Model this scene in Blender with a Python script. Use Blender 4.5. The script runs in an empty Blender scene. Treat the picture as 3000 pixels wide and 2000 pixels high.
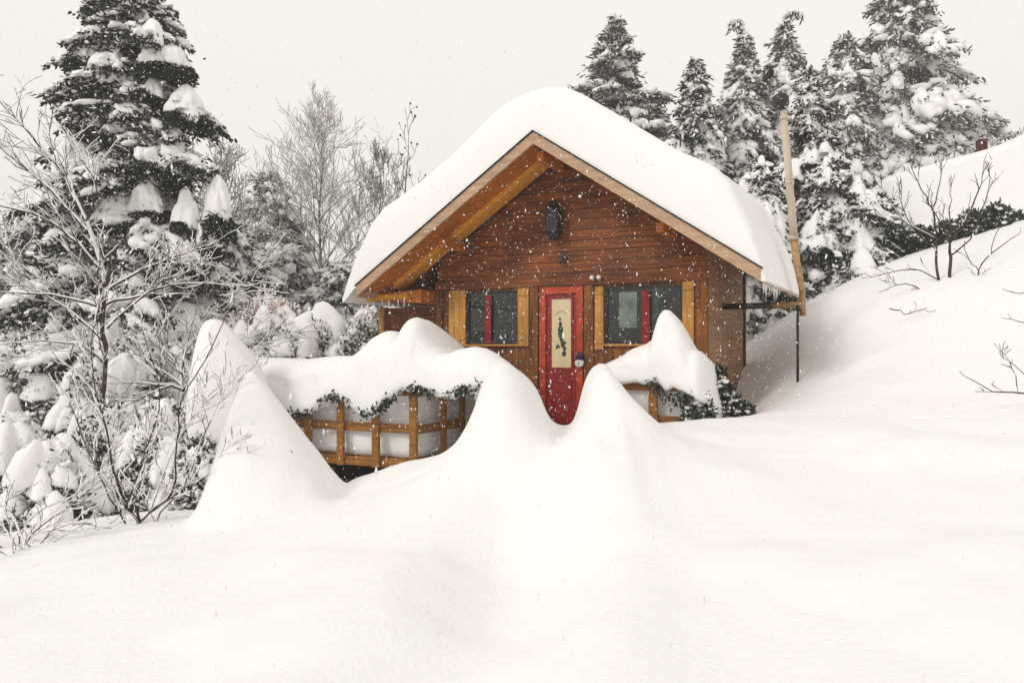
import bpy, bmesh, math, random
import numpy as np
from mathutils import Vector, Matrix, noise as mnoise

# ------------------------------------------------------------------ camera, sky, sun, exposure
scene = bpy.context.scene
C = scene.collection
F = 2333.0            # focal length in photo pixels (3000 wide)
HOR = 1020.0          # photo row of the horizon
cam_d = bpy.data.cameras.new("camera"); cam = bpy.data.objects.new("camera", cam_d); C.objects.link(cam)
cam_d.sensor_width = 36.0; cam_d.lens = 36.0 * F / 3000.0
cam_d.clip_start = 0.05; cam_d.clip_end = 2000
cam.location = (0, 0, 0); cam.rotation_euler = (math.radians(90), 0, 0)
cam_d.shift_y = (HOR - 1000.0) / 3000.0
scene.camera = cam

SUN_EL, SUN_AZ = math.radians(36), math.radians(-128)    # azimuth from +Y, clockwise
world = bpy.data.worlds.new("World"); scene.world = world; world.use_nodes = True
wn = world.node_tree.nodes; wl = world.node_tree.links
bg = wn["Background"]
sky = wn.new("ShaderNodeTexSky"); sky.sky_type = 'NISHITA'; sky.sun_disc = False
sky.sun_elevation = SUN_EL; sky.sun_rotation = SUN_AZ; sky.air_density = 1.5; sky.dust_density = 6.0
hsv = wn.new("ShaderNodeHueSaturation"); hsv.inputs["Saturation"].default_value = 0.0
mixo = wn.new("ShaderNodeMix"); mixo.data_type = 'RGBA'; mixo.inputs["Factor"].default_value = 0.90
mixo.inputs["B"].default_value = (9.5, 9.15, 8.65, 1)          # the cloud deck
wl.new(sky.outputs[0], hsv.inputs["Color"]); wl.new(hsv.outputs[0], mixo.inputs["A"])
wl.new(mixo.outputs["Result"], bg.inputs["Color"])
bg.inputs["Strength"].default_value = 0.108

sun_d = bpy.data.lights.new("sun", 'SUN'); sun = bpy.data.objects.new("sun", sun_d); C.objects.link(sun)
sun_d.energy = 1.1; sun_d.angle = math.radians(14); sun_d.color = (1.0, 0.965, 0.92)
sd = Vector((math.sin(SUN_AZ) * math.cos(SUN_EL), math.cos(SUN_AZ) * math.cos(SUN_EL), math.sin(SUN_EL)))
sun.rotation_euler = sd.to_track_quat('Z', 'Y').to_euler()
sun.location = sd * 50
scene.view_settings.view_transform = 'Standard'; scene.view_settings.look = 'None'
scene.view_settings.exposure = 0.05; scene.view_settings.gamma = 1.0
scene.render.engine = 'CYCLES'
scene.cycles.max_bounces = 6; scene.cycles.diffuse_bounces = 4; scene.cycles.transparent_max_bounces = 12
scene.cycles.use_denoising = True
scene.cycles.volume_bounces = 0

# ------------------------------------------------------------------ materials
MATS = {}
def new_mat(name):
    m = bpy.data.materials.new(name); m.use_nodes = True; MATS[name] = m
    return m, m.node_tree.nodes, m.node_tree.links, m.node_tree.nodes["Principled BSDF"]

def simple(name, col, rough=0.7, spec=0.3, metal=0.0, var=0.25, scale=6.0, stretch=(1, 1, 1), bump=0.0, bscale=None):
    """colour broken up by noise"""
    m, n, l, p = new_mat(name)
    tc = n.new("ShaderNodeTexCoord"); mp = n.new("ShaderNodeMapping"); mp.inputs["Scale"].default_value = stretch
    nz = n.new("ShaderNodeTexNoise"); nz.inputs["Scale"].default_value = scale; nz.inputs["Detail"].default_value = 6
    cr = n.new("ShaderNodeValToRGB")
    d = [max(0, c * (1 - var)) for c in col]; b = [min(1, c * (1 + var)) for c in col]
    cr.color_ramp.elements[0].position = 0.3; cr.color_ramp.elements[0].color = (*d, 1)
    cr.color_ramp.elements[1].position = 0.7; cr.color_ramp.elements[1].color = (*b, 1)
    l.new(tc.outputs["Object"], mp.inputs[0]); l.new(mp.outputs[0], nz.inputs["Vector"])
    l.new(nz.outputs[0], cr.inputs[0]); l.new(cr.outputs[0], p.inputs["Base Color"])
    p.inputs["Roughness"].default_value = rough; p.inputs["Specular IOR Level"].default_value = spec
    p.inputs["Metallic"].default_value = metal
    if bump:
        bp = n.new("ShaderNodeBump"); bp.inputs["Strength"].default_value = bump; bp.inputs["Distance"].default_value = 0.02
        if bscale:
            nb = n.new("ShaderNodeTexNoise"); nb.inputs["Scale"].default_value = bscale; nb.inputs["Detail"].default_value = 5
            l.new(mp.outputs[0], nb.inputs["Vector"]); l.new(nb.outputs[0], bp.inputs["Height"])
        else:
            l.new(nz.outputs[0], bp.inputs["Height"])
        l.new(bp.outputs[0], p.inputs["Normal"])
    return m

def wood(name, dark, light, axis='x', scale=3.0, rough=0.6, knots=True, blotch=0.5):
    m, n, l, p = new_mat(name)
    tc = n.new("ShaderNodeTexCoord"); mp = n.new("ShaderNodeMapping")
    s = {'x': (0.7, 9, 12), 'y': (9, 0.7, 12), 'z': (9, 9, 0.7)}[axis]
    mp.inputs["Scale"].default_value = s
    nz = n.new("ShaderNodeTexNoise"); nz.inputs["Scale"].default_value = scale; nz.inputs["Detail"].default_value = 8
    nz.inputs["Distortion"].default_value = 0.8
    l.new(tc.outputs["Object"], mp.inputs[0]); l.new(mp.outputs[0], nz.inputs["Vector"])
    cr = n.new("ShaderNodeValToRGB")
    cr.color_ramp.elements[0].position = 0.26; cr.color_ramp.elements[0].color = (*dark, 1)
    cr.color_ramp.elements[1].position = 0.76; cr.color_ramp.elements[1].color = (*light, 1)
    l.new(nz.outputs[0], cr.inputs[0])
    n2 = n.new("ShaderNodeTexNoise"); n2.inputs["Scale"].default_value = 1.6; n2.inputs["Detail"].default_value = 4
    l.new(tc.outputs["Object"], n2.inputs["Vector"])
    c2 = n.new("ShaderNodeValToRGB")
    c2.color_ramp.elements[0].position = 0.35; c2.color_ramp.elements[0].color = (1 - blotch, 1 - blotch, 1 - blotch, 1)
    c2.color_ramp.elements[1].position = 0.62; c2.color_ramp.elements[1].color = (1, 1, 1, 1)
    l.new(n2.outputs[0], c2.inputs[0])
    mx = n.new("ShaderNodeMix"); mx.data_type = 'RGBA'; mx.blend_type = 'MULTIPLY'; mx.inputs["Factor"].default_value = 1
    l.new(cr.outputs[0], mx.inputs["A"]); l.new(c2.outputs[0], mx.inputs["B"])
    l.new(mx.outputs["Result"], p.inputs["Base Color"])
    bp = n.new("ShaderNodeBump"); bp.inputs["Strength"].default_value = 0.35; bp.inputs["Distance"].default_value = 0.01
    l.new(nz.outputs[0], bp.inputs["Height"]); l.new(bp.outputs[0], p.inputs["Normal"])
    p.inputs["Roughness"].default_value = rough; p.inputs["Specular IOR Level"].default_value = 0.3
    return m

def snow_mat(name, col=(0.85, 0.84, 0.825), b1=0.25, s1=1.6, b2=0.55, s2=26):
    m, n, l, p = new_mat(name)
    p.inputs["Base Color"].default_value = (*col, 1); p.inputs["Roughness"].default_value = 0.75
    p.inputs["Specular IOR Level"].default_value = 0.25
    tc = n.new("ShaderNodeTexCoord")
    a = n.new("ShaderNodeTexNoise"); a.inputs["Scale"].default_value = s1; a.inputs["Detail"].default_value = 4
    b = n.new("ShaderNodeTexNoise"); b.inputs["Scale"].default_value = s2; b.inputs["Detail"].default_value = 6
    l.new(tc.outputs["Object"], a.inputs["Vector"]); l.new(tc.outputs["Object"], b.inputs["Vector"])
    ba = n.new("ShaderNodeBump"); ba.inputs["Strength"].default_value = b1; ba.inputs["Distance"].default_value = 0.08
    bb = n.new("ShaderNodeBump"); bb.inputs["Strength"].default_value = b2; bb.inputs["Distance"].default_value = 0.014
    l.new(a.outputs[0], ba.inputs["Height"]); l.new(b.outputs[0], bb.inputs["Height"])
    l.new(ba.outputs[0], bb.inputs["Normal"]); l.new(bb.outputs[0], p.inputs["Normal"])
    return m

SNOW = snow_mat("snow_surface")
SNOWT = snow_mat("snow_on_branches", (0.86, 0.85, 0.84), 0.4, 5, 0.3, 30)
W_WALL = wood("dark_stained_planks", (0.060, 0.009, 0.001), (0.36, 0.098, 0.007), 'x', 2.6)
W_WALL2 = wood("brown_boards", (0.070, 0.018, 0.002), (0.36, 0.118, 0.010), 'z', 2.6)
W_SIDE = wood("weathered_plywood", (0.20, 0.095, 0.038), (0.42, 0.24, 0.12), 'y', 1.2, blotch=0.35)  # plywood tone lightened to carry the light bounced off the snow
W_SOFF = wood("red_brown_soffit", (0.34, 0.080, 0.004), (0.66, 0.22, 0.016), 'x', 2.2, blotch=0.25)
W_BEAM = wood("honey_wood", (0.58, 0.22, 0.012), (0.85, 0.40, 0.035), 'x', 2.2, blotch=0.2)
W_RAKE = wood("faded_barge_board", (0.36, 0.215, 0.13), (0.58, 0.39, 0.25), 'x', 2.0, blotch=0.2)
W_SHUT = wood("yellow_pine", (0.36, 0.15, 0.02), (0.68, 0.36, 0.08), 'z', 2.4, blotch=0.3)
W_RAIL = wood("rail_timber", (0.15, 0.055, 0.008), (0.46, 0.20, 0.030), 'x', 3.0, blotch=0.35)
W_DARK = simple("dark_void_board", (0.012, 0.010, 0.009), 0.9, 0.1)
RED = simple("red_paint", (0.24, 0.010, 0.008), 0.4, 0.4, var=0.3, scale=9, bump=0.1)
ORED = simple("orange_red_paint", (0.38, 0.042, 0.008), 0.45, 0.35, var=0.4, scale=7, bump=0.1)
DRED = simple("dark_red_paint", (0.20, 0.006, 0.008), 0.5, 0.3, var=0.4, scale=9)
CREAM = simple("cream_glass", (0.66, 0.55, 0.33), 0.25, 0.5, var=0.1, scale=5)
FELT = simple("roofing_felt", (0.02, 0.02, 0.02), 0.8)
IRON = simple("black_iron", (0.012, 0.012, 0.013), 0.5, 0.4, var=0.5)
GREENP = simple("green_curtain", (0.02, 0.09, 0.045), 0.8)
PALE = simple("pale_panel", (0.62, 0.64, 0.57), 0.9, 0.1, var=0.35, scale=7)
TAN = simple("tan_pipe", (0.50, 0.42, 0.33), 0.5, 0.35, 0.0, var=0.3, scale=4, stretch=(1, 1, .4), bump=.1)
RUST = simple("rusty_pipe", (0.34, 0.20, 0.09), 0.6, 0.3, var=0.5, scale=8)
BRICK = simple("red_brick", (0.07, 0.018, 0.014), 0.9, 0.1, var=0.5, scale=14)
NEED = simple("dark_needles", (0.022, 0.028, 0.018), 0.75, 0.15, var=0.6, scale=3)
NEED2 = simple("grey_green_needles", (0.075, 0.078, 0.058), 0.75, 0.15, var=0.5, scale=3)
LEAF = simple("evergreen_leaves", (0.018, 0.030, 0.016), 0.45, 0.4, var=0.6, scale=9)
BARK = simple("dark_bark", (0.060, 0.042, 0.034), 0.9, 0.1, var=0.5, scale=9)
BARK2 = simple("grey_bark", (0.21, 0.18, 0.16), 0.9, 0.1, var=0.4, scale=9)
RUSSET = simple("russet_leaves", (0.30, 0.12, 0.05), 0.8, 0.1, var=0.5, scale=4)
ICE = simple("ice", (0.72, 0.74, 0.75), 0.12, 0.6, var=0.06)
WHITE = simple("white_enamel", (0.75, 0.72, 0.68), 0.4, 0.4, var=0.08)
CLAD = simple("pale_wall_paint", (0.35, 0.32, 0.28), 0.8, 0.2)

def glass_mat():
    m, n, l, p = new_mat("window_glass")
    out = n["Material Output"]; n.remove(p)
    t = n.new("ShaderNodeBsdfTransparent"); g = n.new("ShaderNodeBsdfGlossy"); g.inputs["Roughness"].default_value = 0.03
    t.inputs[0].default_value = (0.8, 0.84, 0.82, 1)
    fr = n.new("ShaderNodeFresnel"); fr.inputs[0].default_value = 1.5
    mx = n.new("ShaderNodeMixShader")
    l.new(fr.outputs[0], mx.inputs[0]); l.new(t.outputs[0], mx.inputs[1]); l.new(g.outputs[0], mx.inputs[2])
    l.new(mx.outputs[0], out.inputs[0])
    return m
GLASS = glass_mat()

# ------------------------------------------------------------------ object helpers
def tag(o, label=None, cat=None, group=None, kind=None):
    if label: o["label"] = label
    if cat: o["category"] = cat
    if group: o["group"] = group
    if kind: o["kind"] = kind
    return o

def empty(name, loc=(0, 0, 0), rz=0.0, **k):
    o = bpy.data.objects.new(name, None); C.objects.link(o)
    o.location = loc; o.rotation_euler = (0, 0, rz); o.empty_display_size = 0.2
    return tag(o, **k)

def link(name, me, mat, parent=None, smooth=False, **k):
    me.materials.append(mat)
    if smooth: me.shade_smooth()
    o = bpy.data.objects.new(name, me); C.objects.link(o)
    if parent is not None: o.parent = parent
    return tag(o, **k)

def tri_mesh(name, V, T, mat, parent=None, smooth=False, **k):
    V = np.asarray(V, dtype=np.float32).reshape(-1, 3); T = np.asarray(T, dtype=np.int32)
    nv = T.shape[1]
    me = bpy.data.meshes.new(name)
    me.vertices.add(len(V)); me.vertices.foreach_set("co", V.ravel())
    me.loops.add(T.size); me.loops.foreach_set("vertex_index", T.ravel())
    me.polygons.add(len(T))
    me.polygons.foreach_set("loop_start", np.arange(0, T.size, nv, dtype=np.int32))
    me.polygons.foreach_set("loop_total", np.full(len(T), nv, dtype=np.int32))
    me.update(calc_edges=True); me.validate()
    return link(name, me, mat, parent, smooth, **k)

def grid_mesh(name, P, mat, parent=None, smooth=True, wrap=False, **k):
    n, m = P.shape[:2]
    idx = np.arange(n * m).reshape(n, m)
    if wrap: idx = np.concatenate([idx, idx[:, :1]], 1)
    Q = np.stack([idx[:-1, :-1], idx[1:, :-1], idx[1:, 1:], idx[:-1, 1:]], -1).reshape(-1, 4)
    return tri_mesh(name, P.reshape(-1, 3), Q, mat, parent, smooth, **k)

class MB:
    """collects shapes into one mesh"""
    def __init__(s): s.bm = bmesh.new()
    def box(s, x0, x1, y0, y1, z0, z1, bev=0.0):
        return s.hexa([(x0, y0, z0), (x1, y0, z0), (x1, y1, z0), (x0, y1, z0), (x0, y0, z1), (x1, y0, z1), (x1, y1, z1), (x0, y1, z1)], bev)
    def hexa(s, p, bev=0.0):
        v = [s.bm.verts.new(q) for q in p]
        fs = [(0, 3, 2, 1), (4, 5, 6, 7), (0, 1, 5, 4), (1, 2, 6, 5), (2, 3, 7, 6), (3, 0, 4, 7)]
        f = [s.bm.faces.new([v[i] for i in q]) for q in fs]
        if bev:
            es = list({e for q in f for e in q.edges})
            bmesh.ops.bevel(s.bm, geom=es, offset=bev, segments=1, affect='EDGES')
        return s
    def prism(s, poly, y0, y1):
        """poly in (x,z), extruded y0..y1"""
        a = [s.bm.verts.new((x, y0, z)) for x, z in poly]; b = [s.bm.verts.new((x, y1, z)) for x, z in poly]
        n = len(poly)
        s.bm.faces.new(a); s.bm.faces.new(b[::-1])
        for i in range(n):
            s.bm.faces.new([a[i], b[i], b[(i + 1) % n], a[(i + 1) % n]])
        return s
    def tube(s, pts, rad, sides=8, cap=True):
        V, T = tube_arrays([Vector(p) for p in pts], rad, sides)
        vs = [s.bm.verts.new(v) for v in V]
        for q in T: s.bm.faces.new([vs[i] for i in q])
        if cap:
            s.bm.faces.new(vs[:sides][::-1]); s.bm.faces.new(vs[-sides:])
        return s
    def ball(s, c, r, sc=(1, 1, 1), sub=2):
        g = bmesh.ops.create_icosphere(s.bm, subdivisions=sub, radius=r)
        for v in g['verts']: v.co = Vector((v.co.x * sc[0] + c[0], v.co.y * sc[1] + c[1], v.co.z * sc[2] + c[2]))
        return s
    def build(s, name, mat, parent=None, smooth=False, **k):
        me = bpy.data.meshes.new(name)
        bmesh.ops.recalc_face_normals(s.bm, faces=s.bm.faces[:])
        s.bm.to_mesh(me); s.bm.free()
        return link(name, me, mat, parent, smooth, **k)

def tube_arrays(pts, rad, sides):
    n = len(pts)
    if not hasattr(rad, '__len__'): rad = [rad] * n
    V = []
    for i, p in enumerate(pts):
        d = (pts[min(i + 1, n - 1)] - pts[max(i - 1, 0)]).normalized()
        a = d.cross(Vector((0.13, 0.31, 0.94)))
        if a.length < 1e-3: a = d.cross(Vector((1, 0, 0)))
        a.normalize(); b = d.cross(a)
        for k in range(sides):
            t = 2 * math.pi * k / sides
            V.append(p + (a * math.cos(t) + b * math.sin(t)) * rad[i])
    T = [(i * sides + k, i * sides + (k + 1) % sides, (i + 1) * sides + (k + 1) % sides, (i + 1) * sides + k)
         for i in range(n - 1) for k in range(sides)]
    return V, T

def at(px, py, d):
    """photo pixel + depth -> world"""
    return Vector(((px - 1500) / F * d, d, (HOR - py) / F * d))

def interp(x, pts):
    xs, ys = zip(*pts)
    return np.interp(x, xs, ys)

def smooth_interp(x, pts, w):
    """piecewise curve, softened over +-w"""
    out = 0
    ks = [-1, -.5, 0, .5, 1]; ww = [.1, .22, .36, .22, .1]
    for k_, q in zip(ks, ww): out = out + q * interp(np.asarray(x) + k_ * w, pts)
    return out

def nz2(x, y, s=1.0, seed=0, oct=4):
    r = np.random.RandomState(seed); out = np.zeros(np.broadcast(x, y).shape); a = 1.0
    for o in range(oct):
        for _ in range(3):
            t = r.rand() * 6.283; ph = r.rand() * 6.283
            out = out + a / 3 * np.sin((x * math.cos(t) + y * math.sin(t)) * s * (0.8 + .5 * r.rand()) + ph)
        s *= 2.03; a *= 0.5
    return out

# ------------------------------------------------------------------ cabin frame
TH = math.radians(27)
HO = Vector((0.746, 12.0, 0.0))                  # foot of the door axis on the facade, at eye height
UX, VX = Vector((math.cos(TH), -math.sin(TH), 0)), Vector((math.sin(TH), math.cos(TH), 0))
def hw(u, v, h): return HO + UX * u + VX * v + Vector((0, 0, h))
def loc(px, py, v):
    """photo pixel on the cabin's plane v -> (u, h)"""
    X = (px - 1500) / F
    o = HO + VX * v
    u = (X * o.y - o.x) / (UX.x - X * UX.y)
    d = o.y + u * UX.y
    return u, (HOR - py) / F * d
def U(px, v=0.0): return loc(px, HOR, v)[0]

# ------------------------------------------------------------------ snow ground
CP = [(-3, 2.5, -1.62), (0, 2.5, -1.5), (3, 2.5, -1.42), (6, 2.5, -1.2), (-7, 2.5, -2.0),
      (-6, 5, -2.0), (-3, 5, -1.72), (0, 5, -1.45), (3, 5, -1.22), (7, 5, -0.75),
      (-7.5, 8, -2.3), (-4.8, 7.4, -1.85), (-3.2, 8, -1.66), (-1.5, 8, -1.47), (-.5, 8, -1.30), (.5, 8, -1.12), (1.6, 8, -.93),
      (0.6, 10.5, -1.15), (0.7, 12, -1.25), (1.55, 8.6, -.86), (2.83, 9.6, -.82), (3.6, 10.4, -.70), (4.1, 11.4, -.46),
      (3.3, 11.3, -1.0), (3.7, 12.3, -.75), (4.1, 14, -.05), (4.86, 13.4, .52), (5.7, 14, .96), (6.6, 14.5, 1.43), (7.7, 15, 1.8), (8.7, 15, 2.06),
      (9.7, 15, 2.38), (6.5, 10, .02), (4.7, 10, -.36), (4.5, 7, -.84), (3.3, 6.5, -1.06), (3.86, 9, -.66),
      (9, 20, 2.5), (15, 15, 3.4), (7.5, 20, 1.2), (4, 19, 0), (0, 18, -.7), (-5, 14, -2.0), (-8, 12, -2.7),
      (-13, 10, -3.1), (-13, 22, -3.0), (-3, 12, -1.9), (-2, 10, -1.95), (-4, 10, -1.95), (-5, 9.5, -2.05), (0, 13, -1.4), (0, 24, -.8), (8, 25, 2), (14, 7, 1.3)]
cpa = np.array(CP, float)
def rbf_fit(P):
    d = np.sqrt(((P[:, None, :2] - P[None, :, :2]) ** 2).sum(-1) + 1.2)
    n = len(P); A = np.zeros((n + 3, n + 3)); A[:n, :n] = d - 0.02 * np.eye(n)
    A[:n, n] = 1; A[:n, n + 1:] = P[:, :2]; A[n, :n] = 1; A[n + 1:, :n] = P[:, :2].T
    b = np.zeros(n + 3); b[:n] = P[:, 2]
    return np.linalg.solve(A, b)
rw = rbf_fit(cpa)
def base_ground(x, y):
    xc = np.clip(x, -14, 16); yc = np.clip(y, 0.5, 25)
    out = rw[len(cpa)] + rw[-2] * xc + rw[-1] * yc
    for (a, b, _), w in zip(CP, rw[:len(cpa)]):
        out = out + w * np.sqrt((xc - a) ** 2 + (yc - b) ** 2 + 1.2)
    return out

YC = 8.6
BANK = [(900, 1445), (990, 1432), (1060, 1405), (1120, 1390), (1180, 1368), (1240, 1352), (1290, 1335), (1330, 1306), (1360, 1272), (1380, 1225),
        (1396, 1175), (1412, 1120), (1428, 1088), (1446, 1064), (1475, 1056), (1510, 1074), (1545, 1102), (1570, 1135), (1588, 1172), (1602, 1212),
        (1622, 1236), (1645, 1246), (1672, 1244), (1688, 1218), (1701, 1160), (1713, 1112), (1730, 1082), (1750, 1066), (1772, 1064), (1788, 1076), (1800, 1108),
        (1815, 1132), (1850, 1165), (1890, 1208), (1915, 1240), (1935, 1256), (2000, 1262), (2200, 1300)]
bank_xh = [((px - 1500) / F * YC, (HOR - py) / F * YC) for px, py in BANK]
def sstep(t): t = np.clip(t, 0, 1); return t * t * (3 - 2 * t)
CONE = (-2.66, 8.0, -0.20)
def ground(x, y):
    x = np.asarray(x, float); y = np.asarray(y, float)
    g = base_ground(x, y)
    xs = np.where(y > YC, x * YC / np.maximum(y, 1), x + (YC - y) * .045 * (x > .4) * (y > 3))   # the trodden gap fans out towards the door
    lv = []
    for w_ in (.045, .14, .32, .6, .95):
        ks_ = np.linspace(-1.6, 1.6, 13); gw = np.exp(-ks_ ** 2 * 1.4); gw /= gw.sum()
        lv.append(sum(g_ * interp(xs + k_ * w_, bank_xh) for k_, g_ in zip(ks_, gw)))
    ql = np.clip((YC - .12 - y) / .42, 0, 3.999); qi = ql.astype(int); qf = ql - qi
    lv = np.stack(lv, 0); B = np.take_along_axis(lv, qi[None], 0)[0] * (1 - qf) + np.take_along_axis(lv, qi[None] + 1, 0)[0] * qf
    B = np.where(y > YC, B * np.clip(y / YC, 1, 1.5) - .03 * np.clip(y - YC, 0, 9), B)
    inx = sstep((xs - bank_xh[0][0]) / .5) * sstep((bank_xh[-1][0] - xs) / .6)
    front = sstep(1 - (YC - y) / (3.3 + .3 * np.sin(x * 2.3))) ** 1.0
    steps = sstep((xs + .42) / .25) * sstep((1.12 - xs) / .3)
    back = sstep(1 - (y - YC - .25 - 1.6 * steps) / (.5 + .9 * steps))
    w = np.where(y < YC, front, back) * inx
    g = g + np.maximum(B - g, 0) * w
    # the snow-buried cone
    dx = x - CONE[0]; dy = y - CONE[1]
    dx = np.where(dx < 0, dx * 3.3, dx * 1.0)
    dy = np.where(dy < 0, dy * 1.15, dy * 1.6)
    r = np.sqrt(dx * dx + dy * dy + .022 + 0 * x) * (1 + .05 * np.sin(3 * np.arctan2(dy, dx) + 1) + .03 * np.sin(y * 5))
    cone = CONE[2] + .19 - 1.38 * r + .10 * np.clip(r - .9, 0, 9) + .035 * nz2(x, y, 3.5, 5, 4)
    k = .10 + .32 * sstep((CONE[1] - .35 - y) / .8) + .2 * sstep((CONE[0] - .3 - x) / .4)
    hh = np.clip(.5 + .5 * (cone - g) / k, 0, 1)
    g = g * (1 - hh) + cone * hh + k * hh * (1 - hh)
    near = np.exp(-((y - 5) / 9) ** 2)
    # trodden trough running from the door down towards the viewer, and low drifts
    xt = .50 - .16 * (YC - y) + .05 * np.sin(y * 1.7)
    tr = np.exp(-((x - xt) / .42) ** 2) * sstep((YC + .2 - y) / 1.2) * sstep((y - 2.2) / 2.5)
    g = g - .20 * tr + .08 * np.exp(-((x - xt - .75) / .3) ** 2) * sstep((YC - .4 - y) / 1.5) + .035 * np.exp(-((x - xt + .8) / .35) ** 2) * sstep((YC - .4 - y) / 1.5)
    g = g + .075 * np.maximum(0, nz2(x + .5 * y, y * 1.4 - .4 * x, 1.5, 12, 3)) * near + .018 * nz2(x, y, 4.2, 13, 3) * near * sstep((y - 5.5) / 2)
    g = g + .007 * nz2(x * .5 + y * .2, y * 2.2 - x * .8, 7.0, 14, 2) * near
    g = g + .022 * nz2(x, y, .9, 2, 3) * near + .006 * nz2(x, y * .5 + x * .6, 5.0, 3, 3) * near
    return g
def gh(x, y): return float(ground(np.array([x]), np.array([y]))[0])

def hit(px, py, d0=5.0, d1=12.0):
    """depth at which the line through a photo pixel meets the snow"""
    d = np.linspace(d0, d1, 700); z = (HOR - py) / F * d; k = np.nonzero(z <= ground((px - 1500) / F * d, d))[0]
    return float(d[k[0]]) if len(k) else d1
def axis_pts(segs):
    out = []
    for a, b, s in segs: out += list(np.arange(a, b, s))
    return np.array(out + [segs[-1][1]])
gx = axis_pts([(-80, -60, 10), (-60, -14, 4), (-14, -5, .3), (-5, -3.6, .08), (-3.6, 2.6, .028), (2.6, 5, .06), (5, 12, .15), (12, 40, 2), (40, 80, 8)])
gy = axis_pts([(-15, 0, 3), (0, 2, .5), (2, 6, .08), (6, 10.8, .035), (10.8, 16, .1), (16, 30, .6), (30, 90, 6)])
X, Y = np.meshgrid(gx, gy, indexing='ij')
Z = ground(X, Y)
far = sstep((np.hypot(X, Y - 8) - 24) / 60)
Z = Z * (1 - far) + far * (0.6 + 1.5 * np.sin(X * .02))
grid_mesh("snow_ground", np.stack([X, Y, Z], -1), SNOW, kind="structure")

# ------------------------------------------------------------------ cabin
RZ = -TH
FLOOR = -1.13
cabin = empty("cabin", (HO.x, HO.y, 0), RZ, label="small brown wooden cabin with a red door and steep gable under deep snow", cat="cabin")
UW = 2.18; VB = 2.62                 # half width, back wall
RIDGE = 3.02; EAVE = 0.99; UE = 3.063; VF = -1.0
SL = (RIDGE - EAVE) / UE
def roof_top(u): return RIDGE - SL * abs(u)
ang = math.atan(SL)

# gable of lapped planks above the windows
HB = 0.99    # underside of the gable planks
def wall_top(u): return roof_top(u) - .20
mb = MB(); h = HB; rnd = random.Random(4)
while h < 2.8:
    hi = min(h + .155, 2.82)
    wlo = min(UW, (RIDGE - .20 - h) / SL); whi = min(UW, (RIDGE - .20 - hi) / SL)
    if wlo <= 0.05: break
    whi = max(whi, .02)
    cuts = sorted([-wlo, wlo] + ([rnd.uniform(-1.4, 1.4)] if wlo > 1.5 else []))
    for a, b in zip(cuts[:-1], cuts[1:]):
        a1 = -whi if a == -wlo else a; b1 = whi if b == wlo else b
        a0 = a + (.003 if a != -wlo else 0); o = rnd.uniform(-.004, .004)
        mb.hexa([(a0, -.022 + o, h), (b, -.022 + o, h), (b, .03, h), (a0, .03, h),
                 (a1 + .003, -.005 + o, hi - .004), (b1, -.005 + o, hi - .004), (b1, .03, hi - .004), (a1 + .003, .03, hi - .004)])
    h += .155
mb.build("gable_wall", W_WALL, cabin)
# lower wall: vertical boards round the openings
wl0, wl1 = U(1370), U(1520); wr0, wr1 = U(1774), U(2000)
wlt, wlb = loc(1445, 846, 0)[1], loc(1445, 1008, 0)[1]
wt, wb = .895, .065
D0, D1, DT = U(1584), U(1711), .94
mb = MB()
def boards(u0, u1, h0, h1, w=.125):
    n = max(1, round((u1 - u0) / w)); s = (u1 - u0) / n
    for i in range(n):
        o = rnd.uniform(-.006, .006)
        mb.box(u0 + i * s + .003, u0 + (i + 1) * s - .003, -.025 + o, .04, h0, h1)
boards(-UW, wl0, FLOOR - .5, HB - .003); boards(wl0, wl1, FLOOR - .5, wb); boards(wl0, wl1, wt, HB - .003)
boards(wl1, D0 - .02, FLOOR - .5, HB - .003); boards(D1 + .02, wr0, FLOOR - .5, HB - .003); boards(wr0, wr1, FLOOR - .5, wb)
boards(wr0, wr1, wt, HB - .003); boards(wr1, UW, FLOOR - .5, HB - .003); boards(D0 - .02, D1 + .02, DT + .01, HB - .003)
mb.build("front_wall", W_WALL2, cabin)
# side wall, back wall
MB().box(UW - .07, UW, .045, VB, FLOOR - .6, EAVE + .45).build("side_wall", W_SIDE, cabin, label="weathered plywood side wall")
MB().box(-UW, -UW + .07, .045, VB, FLOOR - .6, EAVE + .45).build("side_wall", W_WALL2, cabin)
MB().prism([(-UW + .072, FLOOR - .6), (UW - .072, FLOOR - .6), (UW - .072, EAVE + .4), (0, RIDGE - .2), (-UW + .072, EAVE + .4)], VB - .08, VB - .003).build("back_wall", W_WALL2, cabin)
MB().box(-UW + .075, UW - .075, .045, VB - .085, FLOOR - .1, FLOOR).build("floor", W_DARK, cabin)
MB().box(-UW + .075, UW - .075, .045, VB - .085, HB + .1, HB + .14).build("loft", W_WALL2, cabin)
# corner posts and trim
for nm, a, b, lab in (("corner_post", -UW - .03, -UW + .10, None), ("corner_post", UW - .13, UW + .025, None)):
    MB().box(a, b, -.065, .043, FLOOR - .5, HB - .01, .012).build(nm, W_WALL2, cabin)
MB().box(UW - .03, UW + .035, VB - .02, VB + .05, FLOOR - .3, EAVE + .4).build("corner_post", IRON, cabin, label="black rear corner trim")
for a, b in ((U(1556), U(1580)), (U(1714), U(1742))):
    MB().box(a, b, -.055, -.034, FLOOR - .3, HB - .01, .006).build("door_casing", W_WALL2, cabin)
MB().box(-UW - .02, UW + .02, -.075, -.045, HB - .06, HB + .075, .01).build("lintel", W_WALL, cabin)
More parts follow.
